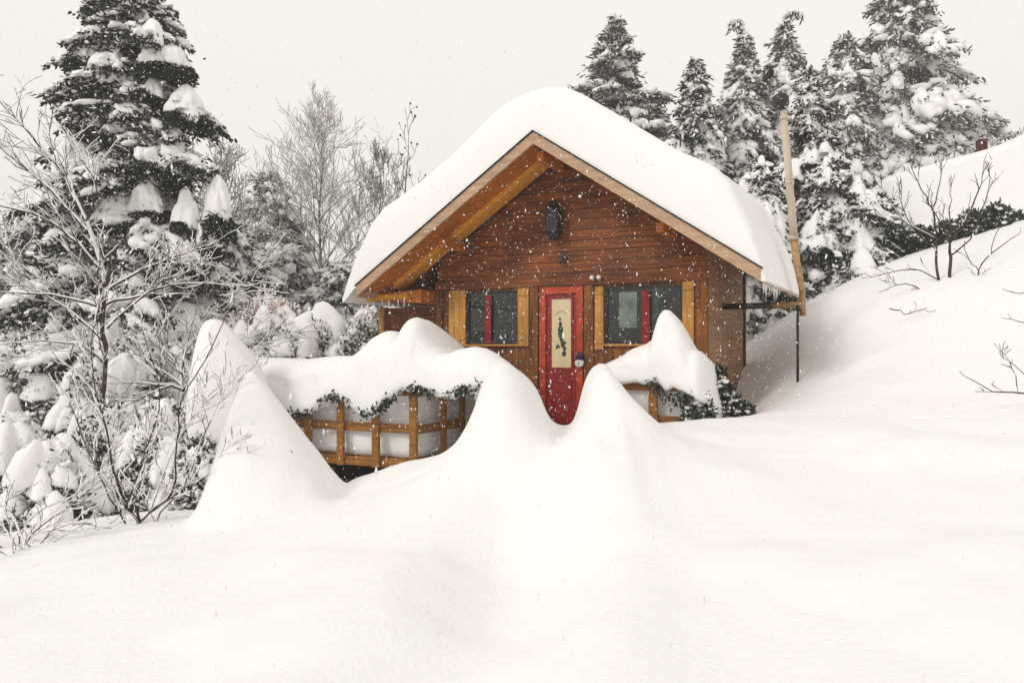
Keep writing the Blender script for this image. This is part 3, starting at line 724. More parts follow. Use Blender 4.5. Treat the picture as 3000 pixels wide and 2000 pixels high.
def conifer(label, px, top, basey, depth, wpx, seed, nb=110, droop=.55, dens=900, leafL=.10, leafW=.030, padk=1.0, mat=NEED, lean=0.0,
            expo=.8, sub=3, name="conifer", group=None, pads=(1, 3), jag=.35, dust=.5, topdens=1.0, hoods=(), tw=10, twk=1.05, frost=.75):
    rs = np.random.RandomState(seed)
    b = at(px, basey, depth); t = at(px + lean, top, depth)
    H = t.z - b.z; R = wpx / F * depth / 2
    root = empty(name, (b.x, b.y, b.z), 0, label=label, cat="conifer tree", group=group)
    sway = (t.x - b.x)
    n = 9
    MB().tube([(sway * k / (n - 1) + .02 * math.sin(k), 0, H * k / (n - 1) - (.6 if k == 0 else 0)) for k in range(n)],
              [max(.012, .045 * R + .05 * H / 6 * (1 - k / (n - 1))) * (1 - .85 * k / (n - 1)) for k in range(n)], 8).build("trunk", BARK, root, True)
    lf, sn = Cloud(), Cloud()
    ga = 2.39996
    for i in range(nb):
        tt = ((i + rs.rand()) / nb)
        tt = 1 - (1 - tt) ** .8 if False else tt
        z0 = H * tt
        r = R * ((1 - tt) ** expo) * (1 - jag + 2 * jag * rs.rand() * .8) + .04
        az = i * ga + rs.randn() * .3
        d = np.array([math.cos(az), math.sin(az), 0.]); lat = np.array([-d[1], d[0], 0.])
        up = .25 * (tt) + .05
        c0 = np.array([sway * tt, 0, z0])
        dr = droop * (.7 + .6 * rs.rand())
        def pos(s): return c0 + d * (r * s)[:, None] + np.stack([s * 0, s * 0, r * (up * s - dr * s ** 2)], -1)
        m = int(dens * .62 * r * (.5 + .5 * r) * topdens) + 10
        s = rs.rand(m) ** .7
        sidew = (.10 + .26 * r) * (1 - .65 * s) * rs.randn(m) * .8
        # clumps
        ck = rs.rand(7); s = np.where(rs.rand(m) < .45, ck[rs.randint(0, 7, m)] + .05 * rs.randn(m), s); s = np.clip(s, .05, 1.03)
        P = pos(s) + lat * sidew[:, None]
        P[:, 2] -= np.abs(rs.randn(m)) * (.05 + .07 * r) + .25 * np.abs(sidew)
        sg = np.sign(sidew)[:, None]
        D = d * .8 + lat * sg * (.3 + .6 * rs.rand(m))[:, None] + np.array([0, 0, -.35]) + rs.randn(m, 3) * .35
        leaves(lf, P, D, leafL, leafW, rs)
        if frost: leaves(sn, P[:min(m, int(m * frost))] + [0, 0, .03], D[:min(m, int(m * frost))], leafL * .9, leafW * 1.35, rs)
        # snow lying along each twig of the spray
        q = max(4, int(tw * 1.7 * (r / max(R, .3)) ** .7 + 3))
        ss = .12 + .86 * rs.rand(q); base = pos(ss); sgn = np.sign(rs.randn(q))[:, None]
        dir_ = d * 1.0 + lat * sgn * (.15 + .9 * rs.rand(q))[:, None] + np.array([0, 0, 1.]) * (up - 2 * dr * ss * .8 - .15 * rs.rand(q))[:, None]
        dir_ /= np.linalg.norm(dir_, axis=1, keepdims=True)
        LL = (.12 + .20 * rs.rand(q)) * (.25 + r * .8) * (1.15 - .5 * ss) * twk
        s2 = np.cross(dir_, [0, 0, 1.]); s2 /= np.linalg.norm(s2, axis=1, keepdims=True) + 1e-6; u2 = np.cross(s2, dir_)
        V1, T1 = ICO[2] if sub > 2 else ICO[1]
        cc = base + dir_ * (LL * .9)[:, None] + lat * (sidew[:q] if len(sidew) >= q else rs.randn(q) * .1)[:, None] * .7 + [0, 0, .01]
        cc[:, 2] -= .06 * rs.rand(q)
        ww = LL * (.28 + .30 * rs.rand(q)); hh2 = ww * (.5 + .4 * rs.rand(q))
        B_ = V1[None] * (1 + .16 * rs.randn(q, len(V1), 1))
        VV_ = cc[:, None] + B_[..., :1] * (dir_ * LL[:, None])[:, None] + B_[..., 1:2] * (s2 * ww[:, None])[:, None] + B_[..., 2:] * (u2 * hh2[:, None])[:, None]
        sn.add(VV_.reshape(-1, 3), (T1[None] + (np.arange(q) * len(V1))[:, None, None]).reshape(-1, 3))
        # needles hanging just under each twig
        qn = int(m * .5 / q) + 3
        ti = np.repeat(np.arange(q), qn); f_ = rs.rand(len(ti)) * 2.3
        Pn = (cc - dir_ * LL[:, None])[ti] + dir_[ti] * (LL[ti] * f_)[:, None] + s2[ti] * (ww[ti] * rs.randn(len(ti)) * .9)[:, None] - np.array([0, 0, 1.]) * (hh2[ti] * .5 + .03)[:, None]
        leaves(sn, Pn[::3] + [0, 0, .03], dir_[ti][::3] + rs.randn(len(ti[::3]), 3) * .4, leafL, leafW * 1.3, rs)
        leaves(lf, Pn, dir_[ti] + rs.randn(len(ti), 3) * .5 + [0, 0, -.25], leafL, leafW, rs)
        for _ in range(rs.randint(pads[0], pads[1] + 1)):
            sp_ = np.array([.3 + .62 * rs.rand()]); c = pos(sp_)[0] + lat * rs.randn() * .10 * r
            L = (.13 + .17 * rs.rand()) * r * padk + .05; W = (.10 + .11 * rs.rand()) * r * padk + .04
            dd = pos(np.minimum(sp_ + .05, 1.))[0] - pos(sp_)[0] if sp_[0] < .94 else d * 1.
            pad(sn, c + [0, 0, .03], dd, L, W, (L + W) * (.42 + .35 * rs.rand()), rs, sub, 1.2)
    pad(sn, (sway, 0, H - .05), (1, 0, 0), .06, .06, .08, rs, 2)
    if droop > 1.2:      # nodding leader with short drooping side twigs
        sx = 1 if lean >= 10 or droop < 1.1 else -1; tp_ = np.array([sway, 0, H - .1])
        Pt = [tp_ + np.array([sx * (.02 + .55 * k * k), 0, .5 * math.sin(k * 2.3)]) * R * .30 for k in np.linspace(0, 1, 8)]
        MB().tube([tuple(p) for p in Pt], .012, 5).build("leader", BARK, root)
        for p in Pt:
            k = 9; leaves(lf, p + rs.randn(k, 3) * [.05, .04, .06] - [0, 0, .05], np.stack([rs.randn(k), rs.randn(k), -1 - rs.rand(k)], -1), leafL, leafW * .8, rs)
            leaves(sn, p + rs.randn(12, 3) * .04, rs.randn(12, 3) + [0, 0, -.5], leafL, leafW, rs)
    for (hx, hy, w_, h_) in hoods:      # big snow hoods on the near side
        tt = min(.98, max(0, (basey - hy) / (basey - top))); rz_ = R * (1 - tt) ** expo * .62
        q = at(hx, hy, depth - rz_); W2 = w_ / F * q.y / 2 * 1.0; H2 = h_ / F * q.y * 1.12
        c = np.array(q - b) - [0, 0, H2 * .62]
        hc = Cloud(); side = math.atan2(-1, (hx - px) / max(60., abs(hx - px)) * .8)
        pad(hc, c, (math.cos(side), math.sin(side), -.25), W2 * .75, W2 * .82, H2 * .55, rs, 4, 1.25)
        for kq in range(4):
            aa = rs.rand() * 6.283; o_ = np.array([math.cos(aa) * W2 * .62, -abs(math.sin(aa)) * W2 * .5, -H2 * (.05 + .35 * rs.rand())])
            f_ = .28 + .3 * rs.rand(); pad(hc, c + o_, (math.cos(aa), math.sin(aa), -.5), W2 * f_, W2 * f_ * .8, H2 * f_ * .7, rs, 3, 1.3)
        hc.build("snow_hood", SNOWT, root, True)
        k = int(260 + 3000 * W2)
        az = rs.rand(k) * 6.283; rr = np.sqrt(rs.rand(k)) * 1.12
        P = c + np.stack([np.cos(az) * rr * W2, np.sin(az) * rr * W2, -.35 * H2 - rs.rand(k) * (.3 * H2 + .10) - .25 * H2 * rr ** 2], -1)
        leaves(lf, P, np.stack([np.cos(az), np.sin(az), -.7 + 0 * az], -1) + rs.randn(k, 3) * .4, leafL, leafW, rs)
    lf.build("crown", mat, root); sn.build("snow", SNOWT, root, True)
    return root

def snowy_bush(label, px, py, depth, wpx, hpx, seed, mat=LEAF, npads=9, nleaf=2500, name="snowy_bush", group=None, leafL=.07, leafW=.028, big=1.0, drip=1.0, ground_z=None):
    rs = np.random.RandomState(seed)
    c = at(px, py, depth); R = wpx / F * depth / 2; H = hpx / F * depth
    root = empty(name, (c.x, c.y, c.z - H), 0, label=label, cat="bush", group=group)
    lf, sn = Cloud(), Cloud()
    n = nleaf
    az = rs.rand(n) * 6.283; el = np.arcsin(rs.rand(n) * 1.0); rr = (.65 + .38 * rs.rand(n))
    dirs = np.stack([np.cos(az) * np.cos(el), np.sin(az) * np.cos(el), np.sin(el)], -1)
    P = dirs * rr[:, None] * np.array([R, R * .8, H]); P += .06 * nz2(az * 2, el * 3, 2, seed)[:, None] * dirs
    leaves(lf, P, dirs + rs.randn(n, 3) * .7, leafL, leafW, rs)
    if npads > 4: leaves(sn, P[: int(n * .7)] * 1.04 + [0, 0, .02], dirs[: int(n * .7)] + rs.randn(int(n * .7), 3) * .7, leafL, leafW * 1.4, rs)
    MB().tube([(0, 0, -.5), (.02, 0, H * .4), (0, 0, H * .8)], [.05, .035, .01], 6).build("stem", BARK, root)
    for i in range(npads):
        if i == 0: a_, e_ = 0, 1.45
        else: a_, e_ = i * 2.4 + rs.rand(), .25 + 1.0 * rs.rand()
        dv = np.array([math.cos(a_) * math.cos(e_), math.sin(a_) * math.cos(e_), math.sin(e_)])
        q = dv * np.array([R, R * .8, H]) * .92
        L = R * (.30 + .22 * rs.rand()) * big; W = L * (.7 + .3 * rs.rand())
        pc = Cloud(); pad(pc, q, (dv[0], dv[1], -.3 * math.cos(e_)), L, W, L * (.75 + .5 * rs.rand()), rs, 3, drip); pc.build("snow_cushion", SNOWT, root, True)
    m = int(nleaf * .06); V1, T1 = ICO[1]
    for j in rs.randint(0, n, m):
        sc = .015 + .03 * rs.rand()
        sn.add(V1 * np.array([sc * 1.4, sc * 1.4, sc * .8]) + P[j] + [0, 0, .02], T1)
    lf.build("foliage", mat, root); sn.build("snow_dust", SNOWT, root, True)
    return root

def bare_plant(label, px, basey, depth, seed, stems, hgt, r0=.03, spread=.6, levels=4, ratio=.68, kids=(2, 4), snow=.6, mat=BARK, cat="bare shrub",
               name="bare_shrub", tipr=.0035, upw=.25, group=None, leader=False, sides=4, wob=.22, minlen=.05, dirs=None, berries=0, lift=1.1, stalk=0, paths=None, tw=8):
    rnd = random.Random(seed)
    b = at(px, basey, depth)
    root = empty(name, b, 0, label=label, cat=cat, group=group)
    WV, WT, SV, ST = [], [], [], []
    tips = []
    def emit(pts, rad):
        V, T = tube_arrays(pts, rad, sides); o = len(WV); WV.extend(V); WT.extend([tuple(i + o for i in t) for t in T])
        if snow > 0:
            dv = (pts[-1] - pts[0]); hz = math.hypot(dv.x, dv.y) / max(1e-4, dv.length)
            if hz > .3 and rnd.random() < snow:
                rr = [max(.0045, q * .80) * (.9 + .4 * rnd.random()) * lift for q in rad]
                P2 = [p + Vector((0, 0, rad[i] * .65 + rr[i] * .55)) for i, p in enumerate(pts)]
                V, T = tube_arrays(P2, rr, sides); o = len(SV); SV.extend(V); ST.extend([tuple(i + o for i in t) for t in T])
    def grow(p, d, ln, r, lv):
        n = max(3, int(5 - lv * .5)); pts = [p]; rad = [r]; q = p.copy(); dd = d.copy()
        for i in range(n):
            dd = (dd + Vector((rnd.gauss(0, wob), rnd.gauss(0, wob), rnd.gauss(0, wob * .7) + upw * .25))).normalized()
            q = q + dd * (ln / n); pts.append(q.copy()); rad.append(max(tipr, r * (1 - .55 * (i + 1) / n)))
        emit(pts, rad)
        if lv <= 0 or ln < minlen: tips.append(q); return
        k = rnd.randint(*kids)
        for j in range(k):
            f = rnd.uniform(.3, 1.0); idx = min(n, max(1, int(f * n + .5)))
            base = pts[idx]; ax = Vector((rnd.gauss(0, 1), rnd.gauss(0, 1), rnd.gauss(0, .6))).normalized()
            nd = (dd * .75 + ax * spread + Vector((0, 0, upw * .5))).normalized()
            grow(base, nd, ln * ratio * rnd.uniform(.75, 1.15), max(tipr, rad[idx] * .72), lv - 1)
        grow(q, (dd + Vector((rnd.gauss(0, .12), rnd.gauss(0, .12), 0))).normalized(), ln * ratio * rnd.uniform(.85, 1.1), max(tipr, rad[-1] * .95), lv - 1)
    if paths:
        for pi, (pth, ra, rb) in enumerate(paths):
            n0 = len(pth) - 1; pts = []
            for i in range(n0 * 3 + 1):
                f = i / 3; j = min(n0 - 1, int(f)); f -= j
                p_ = [pth[max(0, j - 1)], pth[j], pth[j + 1], pth[min(n0, j + 2)]]
                q_ = [.5 * (2 * p_[1][k] + (p_[2][k] - p_[0][k]) * f + (2 * p_[0][k] - 5 * p_[1][k] + 4 * p_[2][k] - p_[3][k]) * f * f + (3 * p_[1][k] - p_[0][k] - 3 * p_[2][k] + p_[3][k]) * f ** 3) for k in (0, 1)]
                dd_ = depth + (0 if i < 2 else .35 * math.sin(pi * 2.1) * i / (n0 * 3))
                pts.append(at(q_[0] + rnd.gauss(0, 2), q_[1] + rnd.gauss(0, 2), dd_) - b)
            rad = [ra + (rb - ra) * i / (len(pts) - 1) for i in range(len(pts))]
            emit(pts, rad)
            tot = sum((pts[i + 1] - pts[i]).length for i in range(len(pts) - 1))
            for _ in range(int(tot * tw)):
                i = rnd.randint(2, len(pts) - 1); dv = (pts[i] - pts[i - 1]).normalized()
                ax = Vector((rnd.gauss(0, 1), rnd.gauss(0, .8), rnd.gauss(.15, .8))).normalized()
                grow(pts[i], (dv * .8 + ax * spread + Vector((0, 0, upw))).normalized(), hgt * rnd.uniform(.5, 1.2), max(tipr, rad[i] * .5), levels)
            grow(pts[-1], (pts[-1] - pts[-2]).normalized(), hgt * .8, max(tipr, rb), max(0, levels - 1))
        stems = 0
    if stalk: emit([Vector((.05 * math.sin(i), .03 * math.cos(i * 2), -stalk * (1 - i / 6) - .1)) for i in range(7)], [r0 * 1.25 - i * .004 for i in range(7)])
    if leader:      # a tree: trunk with side limbs
        n = 14; tr = [Vector((.015 * hgt * math.sin(i * .7) * i / n, .01 * hgt * math.cos(i), hgt * i / n)) for i in range(n + 1)]
        rad = [max(tipr, r0 * (1 - .93 * i / n)) for i in range(n + 1)]
        tr[0].z -= .5; emit(tr, rad)
        nl = stems
        for i in range(nl):
            f = .16 + .82 * (i + rnd.random() * .6) / nl; idx = min(n, int(f * n)); az = i * 2.4 + rnd.random() * .6
            d = Vector((math.cos(az) * .72, math.sin(az) * .72, .75 + .6 * f)).normalized()
            grow(tr[idx].lerp(tr[min(n, idx + 1)], (f * n) % 1), d, hgt * (.22 - .18 * f) * 1.0 * rnd.uniform(.8, 1.2) * (spread / .6 + .3), max(tipr, rad[idx] * .45), levels)
    else:
        for i in range(stems):
            if dirs: d = Vector(dirs[i % len(dirs)]).normalized()
            else:
                az = i * 2.4 + rnd.random(); d = Vector((math.cos(az) * spread, math.sin(az) * spread * .7, 1)).normalized()
            grow(Vector((rnd.gauss(0, .03), rnd.gauss(0, .03), -.12)), d, hgt * .42 * rnd.uniform(.8, 1.15), r0 * rnd.uniform(.7, 1), levels)
    tri_mesh("branches", [tuple(v) for v in WV], WT, mat, root, True)
    if SV: tri_mesh("snow", [tuple(v) for v in SV], ST, SNOWT, root, True)
    if berries:
        m = MB()
        for q in rnd.sample(tips, min(berries, len(tips))): m.ball(q, rnd.uniform(.02, .032), sub=1)
        m.build("seed_heads", BARK, root)
    return root

exec_veg = True
# ---- big conifers
conifer("huge dark conifer with large snow cushions at the left edge of the clearing", 395, -200, 1180, 15, 610, 1, nb=170, droop=.5, dens=1500, leafL=.085, leafW=.042,
        padk=.9, expo=.6, jag=.55, pads=(0, 1), tw=13, twk=.9, frost=.5, hoods=[(408, 68, 85, 60), (335, 145, 125, 85), (490, 120, 140, 60), (370, 290, 110, 85), (470, 350, 105, 95), (545, 245, 120, 75), (215, 395, 120, 95),
        (432, 515, 105, 85), (545, 550, 85, 85), (350, 545, 150, 80), (640, 500, 85, 110), (485, 665, 80, 60), (520, 420, 60, 70), (300, 440, 60, 50), (600, 640, 70, 60), (450, 230, 60, 45), (250, 120, 90, 45), (275, 320, 70, 45), (180, 585, 90, 60)])
conifer("pointed snowy conifer rising behind the middle of the roof slope", 1805, 45, 800, 24, 520, 2, nb=120, droop=.25, dens=330, leafL=.17, leafW=.05, mat=NEED2, padk=.7, sub=2, expo=.9, jag=.72, tw=19, pads=(0, 1),
        hoods=[(1825, 160, 70, 60), (1800, 225, 80, 60), (1770, 300, 60, 50)])
conifer("slim conifer bending over the roof, left of the stovepipe trees", 2032, 172, 1000, 20, 430, 3, nb=120, droop=1.0, dens=420, leafL=.15, leafW=.045, mat=NEED, lean=5, sub=2, padk=.8, expo=.9, jag=.72, tw=17, pads=(0, 1),
        hoods=[(2065, 270, 55, 100), (2085, 360, 80, 110), (2050, 420, 60, 50)])
conifer("conifer with a drooping bent tip behind the stovepipe cap", 2285, 65, 1000, 22, 560, 4, nb=150, droop=1.25, dens=380, leafL=.16, leafW=.045, mat=NEED2, lean=15, sub=2, padk=.9, expo=.85, jag=.7, tw=20, pads=(1, 3), twk=1.15)
conifer("shorter drooping conifer leaning left beside the stovepipe", 2175, 90, 1000, 21, 480, 5, nb=130, droop=1.25, dens=380, leafL=.15, leafW=.045, mat=NEED2, lean=5, sub=2, padk=.9, expo=.9, jag=.7, tw=20, pads=(1, 3), twk=1.15,
        hoods=[(2120, 490, 100, 130)])
conifer("tallest grey conifer towering at the upper right", 2645, -70, 800, 28, 590, 6, nb=210, droop=.8, dens=400, leafL=.19, leafW=.055, mat=NEED2, sub=2, padk=.8, expo=.6, jag=.7, tw=18, pads=(0, 2),
        hoods=[(2660, 140, 110, 60), (2715, 185, 90, 80), (2640, 215, 90, 80), (2560, 150, 60, 110), (2620, 390, 170, 150), (2560, 250, 70, 160), (2740, 330, 90, 60), (2690, 60, 60, 60), (2610, 470, 170, 60)])
conifer("grey conifer standing against the left flank of the tallest tree", 2475, 95, 850, 27, 400, 7, nb=140, droop=1.1, dens=360, leafL=.18, leafW=.055, mat=NEED2, sub=2, padk=.9, expo=.6, jag=.7, tw=19, pads=(0, 2), twk=1.1)
conifer("young conifer with a bare leader right of the stovepipe cap", 2372, 190, 1000, 18, 380, 8, nb=110, droop=.8, dens=480, leafL=.13, leafW=.04, mat=NEED, sub=2, padk=1.0, expo=.85, tw=12, jag=.5,
        hoods=[(2375, 280, 70, 90), (2395, 400, 110, 60), (2450, 440, 110, 60), (2330, 455, 80, 60)])
conifer("snow heavy fir in front of the hill right of the stovepipe", 2440, 460, 1010, 16, 470, 9, nb=110, droop=.7, dens=1100, leafL=.11, leafW=.038, mat=NEED, sub=3, padk=.9, expo=.5, tw=9, twk=.8, jag=.5, pads=(0, 1),
        hoods=[(2452, 525, 150, 150), (2390, 640, 130, 70), (2530, 600, 110, 80), (2470, 745, 130, 120), (2530, 700, 100, 60)])
conifer("small white fir tucked in the gap between roof edge and stovepipe", 2230, 470, 1060, 15.5, 330, 10, nb=80, droop=.9, dens=800, leafL=.11, leafW=.038, mat=NEED, sub=3, padk=.9, expo=.5, tw=9, pads=(0, 1), jag=.5,
        hoods=[(2195, 500, 90, 110), (2255, 560, 130, 150), (2270, 690, 90, 130), (2235, 860, 130, 120), (2190, 820, 60, 130)])
conifer("low fir on the hill crest left of the neighbouring house", 2560, 560, 960, 17.5, 330, 11, nb=80, droop=.8, dens=900, leafL=.12, leafW=.04, mat=NEED, sub=3, padk=1.0, expo=.5, tw=10, pads=(0, 2))
conifer("distant snowy conifer under the bare birch top", 790, 500, 1080, 22, 440, 12, nb=130, droop=.5, dens=230, leafL=.14, leafW=.04, mat=NEED2, sub=2, padk=.5, expo=.6, tw=22, jag=.6, pads=(0, 1), frost=1.3)
conifer("broad snowy conifer behind the lean-to corner of the cabin", 1000, 760, 1100, 17, 330, 13, nb=80, droop=.6, dens=400, leafL=.10, leafW=.035, mat=NEED2, sub=2, padk=.8, expo=.5, tw=14, jag=.5, pads=(0, 2))
conifer("low snowy conifer between the big left conifer and the cabin", 660, 640, 1150, 17, 380, 14, nb=110, droop=.6, dens=520, leafL=.12, leafW=.04, mat=NEED, sub=2, padk=.7, expo=.5, tw=20, jag=.6, frost=1.1, pads=(0, 1), hoods=[(690, 680, 80, 90)])
conifer("half hidden snowy conifer at the far left edge", 60, 620, 1300, 17, 460, 15, nb=110, droop=.7, dens=380, leafL=.13, leafW=.04, mat=NEED2, sub=2, padk=.9, expo=.5, tw=13, jag=.5)

# ---- neighbouring house
nb_ = at(2840, 780, 20)
nh = empty("neighbour_house", (nb_.x, nb_.y, nb_.z), math.radians(-12), label="neighbouring house at the right edge with a red chimney above its snowy roof", cat="house")
MB().box(-1.9, 5.0, 0, 5, -1.0, 1.9).build("wall", CLAD, nh)
rf = MB().prism([(-2.2, 1.85), (5.4, 1.85), (1.6, 3.0)], -.3, 5.3).build("roof", FELT, nh)
MB().box(.88, 1.10, 2.0, 2.25, 2.2, 3.66).build("chimney", BRICK, rf)
n = 70; uu_ = np.linspace(-2.35, 5.6, n)
tt_ = interp(uu_, [(-2.35, 1.2), (-2.3, 1.9), (-2.15, 2.25), (-1.6, 2.45), (-.5, 2.72), (.6, 3.0), (1.6, 3.45), (3.0, 3.6), (4.6, 3.0), (5.3, 2.4), (5.6, 1.2)])
tt_ = np.convolve(np.pad(tt_, 2, mode='edge'), [.1, .2, .4, .2, .1], 'valid')
bt_ = interp(uu_, [(-2.35, .75), (-1.5, .55), (0, .75), (1.6, .95), (5.6, 1.1)])
rows = []
for j, v in enumerate(np.concatenate([[-.55], np.linspace(-.55, 5.5, 26), [5.5]])):
    f = 0 if j in (0, 27) else min(1, .86 + .14 * math.sqrt(min(1, (v + .55) / .7)))
    w = .03 * nz2(uu_, np.full(n, v), 1.5, 40, 3)
    rows.append(np.concatenate([np.stack([uu_, np.full(n, v), bt_ + (tt_ - bt_) * f + w * f], -1), np.stack([uu_, np.full(n, v), bt_], -1)[::-1]], 0))
o = grid_mesh("roof_snow", np.array(rows), SNOW, wrap=True, label="deep snow load on the neighbouring house below its chimney", cat="snow")
o.location = nh.location; o.rotation_euler = nh.rotation_euler
for i, (px, py, w, lab) in enumerate(((2625, 678, 110, "first dark hedge shrub from the left under the neighbouring snow roof"), (2700, 668, 120, "second dark hedge shrub from the left under the neighbouring snow roof"),
                                      (2775, 655, 110, "dark hedge shrub right behind the forked bare shrub"), (2850, 622, 120, "dark hedge shrub right of the forked bare shrub's tips"),
                                      (2925, 602, 110, "dark hedge shrub second from the right edge of the hedge"), (2985, 628, 90, "last dark hedge shrub at the right edge"))):
    snowy_bush(lab, px, py, 16.0 - i * .1, w, 120, 50 + i, npads=1 + i % 2, nleaf=3200, big=.45, leafL=.10, leafW=.04, group="dark hedge by the neighbouring house")

# ---- bare trees
bare_plant("tall bare birch rising left of the roof", 940, 1010, 21, 61, 40, 6.2, r0=.07, spread=.70, levels=3, kids=(2, 3), snow=.95, lift=1.25, wob=.15, mat=BARK2, cat="bare tree", name="bare_tree", tipr=.0045, upw=.30, leader=True, ratio=.66)
bare_plant("bare tree with fine twigs left of the birch, over the snowy conifer", 640, 1000, 19, 62, 30, 4.4, r0=.05, spread=.75, levels=3, kids=(2, 3), snow=.7, mat=BARK2, cat="bare tree", name="bare_tree", tipr=.0055, upw=.35, leader=True, ratio=.66)
bare_plant("bare tree leaning behind the left roof snow", 1110, 1000, 20, 63, 28, 4.7, r0=.05, spread=.6, levels=3, kids=(2, 3), snow=.5, mat=BARK2, cat="bare tree", name="bare_tree", tipr=.0055, upw=.4, leader=True, ratio=.66)
bare_plant("thin seed-headed tree tip showing over the roof snow", 1190, 900, 19, 64, 12, 4.75, r0=.04, spread=.5, levels=1, kids=(1, 2), snow=.2, mat=BARK2, cat="bare tree", name="bare_tree", tipr=.007, upw=.5, leader=True, ratio=.6, berries=30)
bare_plant("large bare snow-lined tree at the left edge arching up and left over the conifer", 305, 1230, 11, 65, 0, .42, spread=.65, levels=2, kids=(1, 3), snow=.85, lift=1.3, cat="bare tree", name="bare_tree", tipr=.0038, upw=.12, ratio=.75, wob=.16, tw=4.5,
    paths=[([(305, 1280), (300, 1180), (312, 1050), (300, 940), (312, 830)], .040, .032),
           ([(310, 840), (292, 760), (255, 660), (190, 520), (110, 420), (50, 350), (-20, 280)], .032, .008),
           ([(292, 790), (230, 715), (160, 660), (80, 620), (-20, 600)], .022, .008), ([(255, 680), (150, 560), (60, 480), (-20, 420)], .02, .007),
           ([(308, 850), (400, 800), (500, 760), (610, 715)], .02, .007), ([(310, 890), (420, 862), (540, 830), (690, 835)], .018, .006),
           ([(300, 900), (150, 865), (-20, 855)], .018, .007), ([(305, 1000), (200, 905), (110, 850), (20, 760)], .018, .006),
           ([(310, 960), (400, 880), (480, 825), (570, 790)], .016, .006), ([(250, 650), (285, 560), (240, 470)], .014, .006),
           ([(308, 1060), (230, 1010), (120, 1000), (0, 1010)], .014, .006)])
bare_plant("bare tangled shrub beneath the big left conifer", 540, 1120, 11.5, 66, 6, 2.0, r0=.022, spread=.6, levels=3, kids=(2, 3), snow=.9, lift=1.4, tipr=.004, upw=.05, ratio=.76,
           dirs=[(-.7, 0, .7), (.5, .2, .8), (.8, -.1, .8), (-.3, .2, 1), (.2, -.3, 1), (-1, .2, .5)])
bare_plant("leafless forked shrub standing in the snow left of the white cone", 405, 1580, 7.45, 67, 0, .26, spread=.55, levels=2, kids=(1, 2), snow=.75, lift=1.2, tipr=.0026, upw=.18, ratio=.75, wob=.15, tw=6,
    paths=[([(405, 1600), (410, 1525)], .016, .015), ([(410, 1530), (372, 1482), (332, 1380), (312, 1260), (282, 1150), (268, 1010), (300, 870)], .012, .004),
           ([(410, 1530), (455, 1488), (505, 1440), (520, 1300), (532, 1170), (600, 1060), (650, 950)], .012, .004), ([(455, 1488), (560, 1420), (645, 1372)], .008, .004),
           ([(395, 1590), (350, 1500), (312, 1430), (255, 1310), (205, 1180)], .009, .004), ([(372, 1480), (400, 1400), (440, 1290), (468, 1150), (425, 1000)], .009, .004),
           ([(462, 1570), (470, 1500), (540, 1420), (590, 1290), (640, 1180)], .008, .004), ([(440, 1500), (500, 1340), (560, 1230), (660, 1130)], .008, .003)])
bare_plant("low bare shrub with fanned twigs at the lower left corner", 45, 1625, 7.3, 68, 8, 1.25, r0=.013, spread=.6, levels=3, kids=(1, 3), snow=.8, lift=1.2, tipr=.0026, upw=.05, ratio=.75,
           dirs=[(.15, 0, 1), (.75, .1, .7), (1, 0, .45), (-.5, 0, 1), (.5, -.1, 1), (1, .1, .25), (-.2, .2, 1), (.9, -.2, .6)])
bare_plant("bare forked shrub on the hill before the neighbouring roof", 2783, 850, 12.6, 69, 0, .20, spread=.5, levels=1, kids=(1, 2), snow=.3, tipr=.004, upw=.15, ratio=.68, wob=.13, tw=5,
    paths=[([(2783, 870), (2785, 760), (2790, 700), (2825, 660), (2868, 560), (2880, 505)], .028, .006), ([(2788, 700), (2750, 650), (2728, 590)], .014, .006),
           ([(2750, 850), (2744, 760), (2740, 690), (2733, 615), (2700, 560), (2672, 495)], .022, .006), ([(2733, 615), (2752, 540), (2766, 485)], .012, .005),
           ([(2742, 700), (2660, 655), (2620, 610), (2585, 550)], .012, .005), ([(2742, 730), (2690, 690), (2650, 620), (2636, 560)], .010, .005),
           ([(2790, 745), (2840, 700), (2888, 580), (2898, 505)], .014, .005), ([(2783, 680), (2785, 610), (2782, 550)], .010, .005),
           ([(2786, 845), (2725, 857), (2650, 830), (2600, 845)], .012, .005), ([(2780, 835), (2700, 795), (2640, 790), (2585, 805)], .012, .005)])
bare_plant("small bare sapling right of the forked hill shrub", 2862, 850, 12.4, 70, 0, .15, spread=.5, levels=1, kids=(1, 1), snow=.1, tipr=.004, upw=.1, ratio=.7, tw=2,
    paths=[([(2862, 860), (2868, 795), (2905, 740), (2985, 685)], .014, .005), ([(2905, 740), (2915, 690), (2940, 640)], .008, .005), ([(2868, 795), (2840, 760), (2825, 720)], .008, .005)])
bare_plant("single twig poking from the hill snow below the forked shrub", 2680, 925, 11.5, 71, 0, .08, spread=.5, levels=0, snow=.1, tipr=.004, tw=4, name="twig", cat="twig", paths=[([(2608, 902), (2650, 920), (2690, 908), (2728, 912)], .009, .004), ([(2680, 910), (2686, 888)], .006, .004)])
bare_plant("bare twig reaching in at the right edge of the slope", 3040, 1160, 8.0, 72, 0, .14, spread=.5, levels=1, kids=(1, 2), snow=.1, tipr=.003, ratio=.65, tw=4, name="twig", cat="twig",
    paths=[([(3060, 1175), (3000, 1155), (2910, 1145), (2838, 1108)], .010, .004), ([(2985, 1150), (2965, 1075), (2945, 1040)], .005, .003), ([(3060, 1130), (3000, 1090), (2942, 1048)], .006, .003)])
bare_plant("pair of short twigs at the right edge above the reaching twig", 3040, 960, 9.0, 73, 0, .08, spread=.45, levels=0, snow=.1, tipr=.003, tw=4, name="twig", cat="twig",
    paths=[([(3060, 960), (3000, 945), (2952, 932)], .007, .004), ([(3060, 870), (3000, 858), (2955, 852)], .007, .004)])
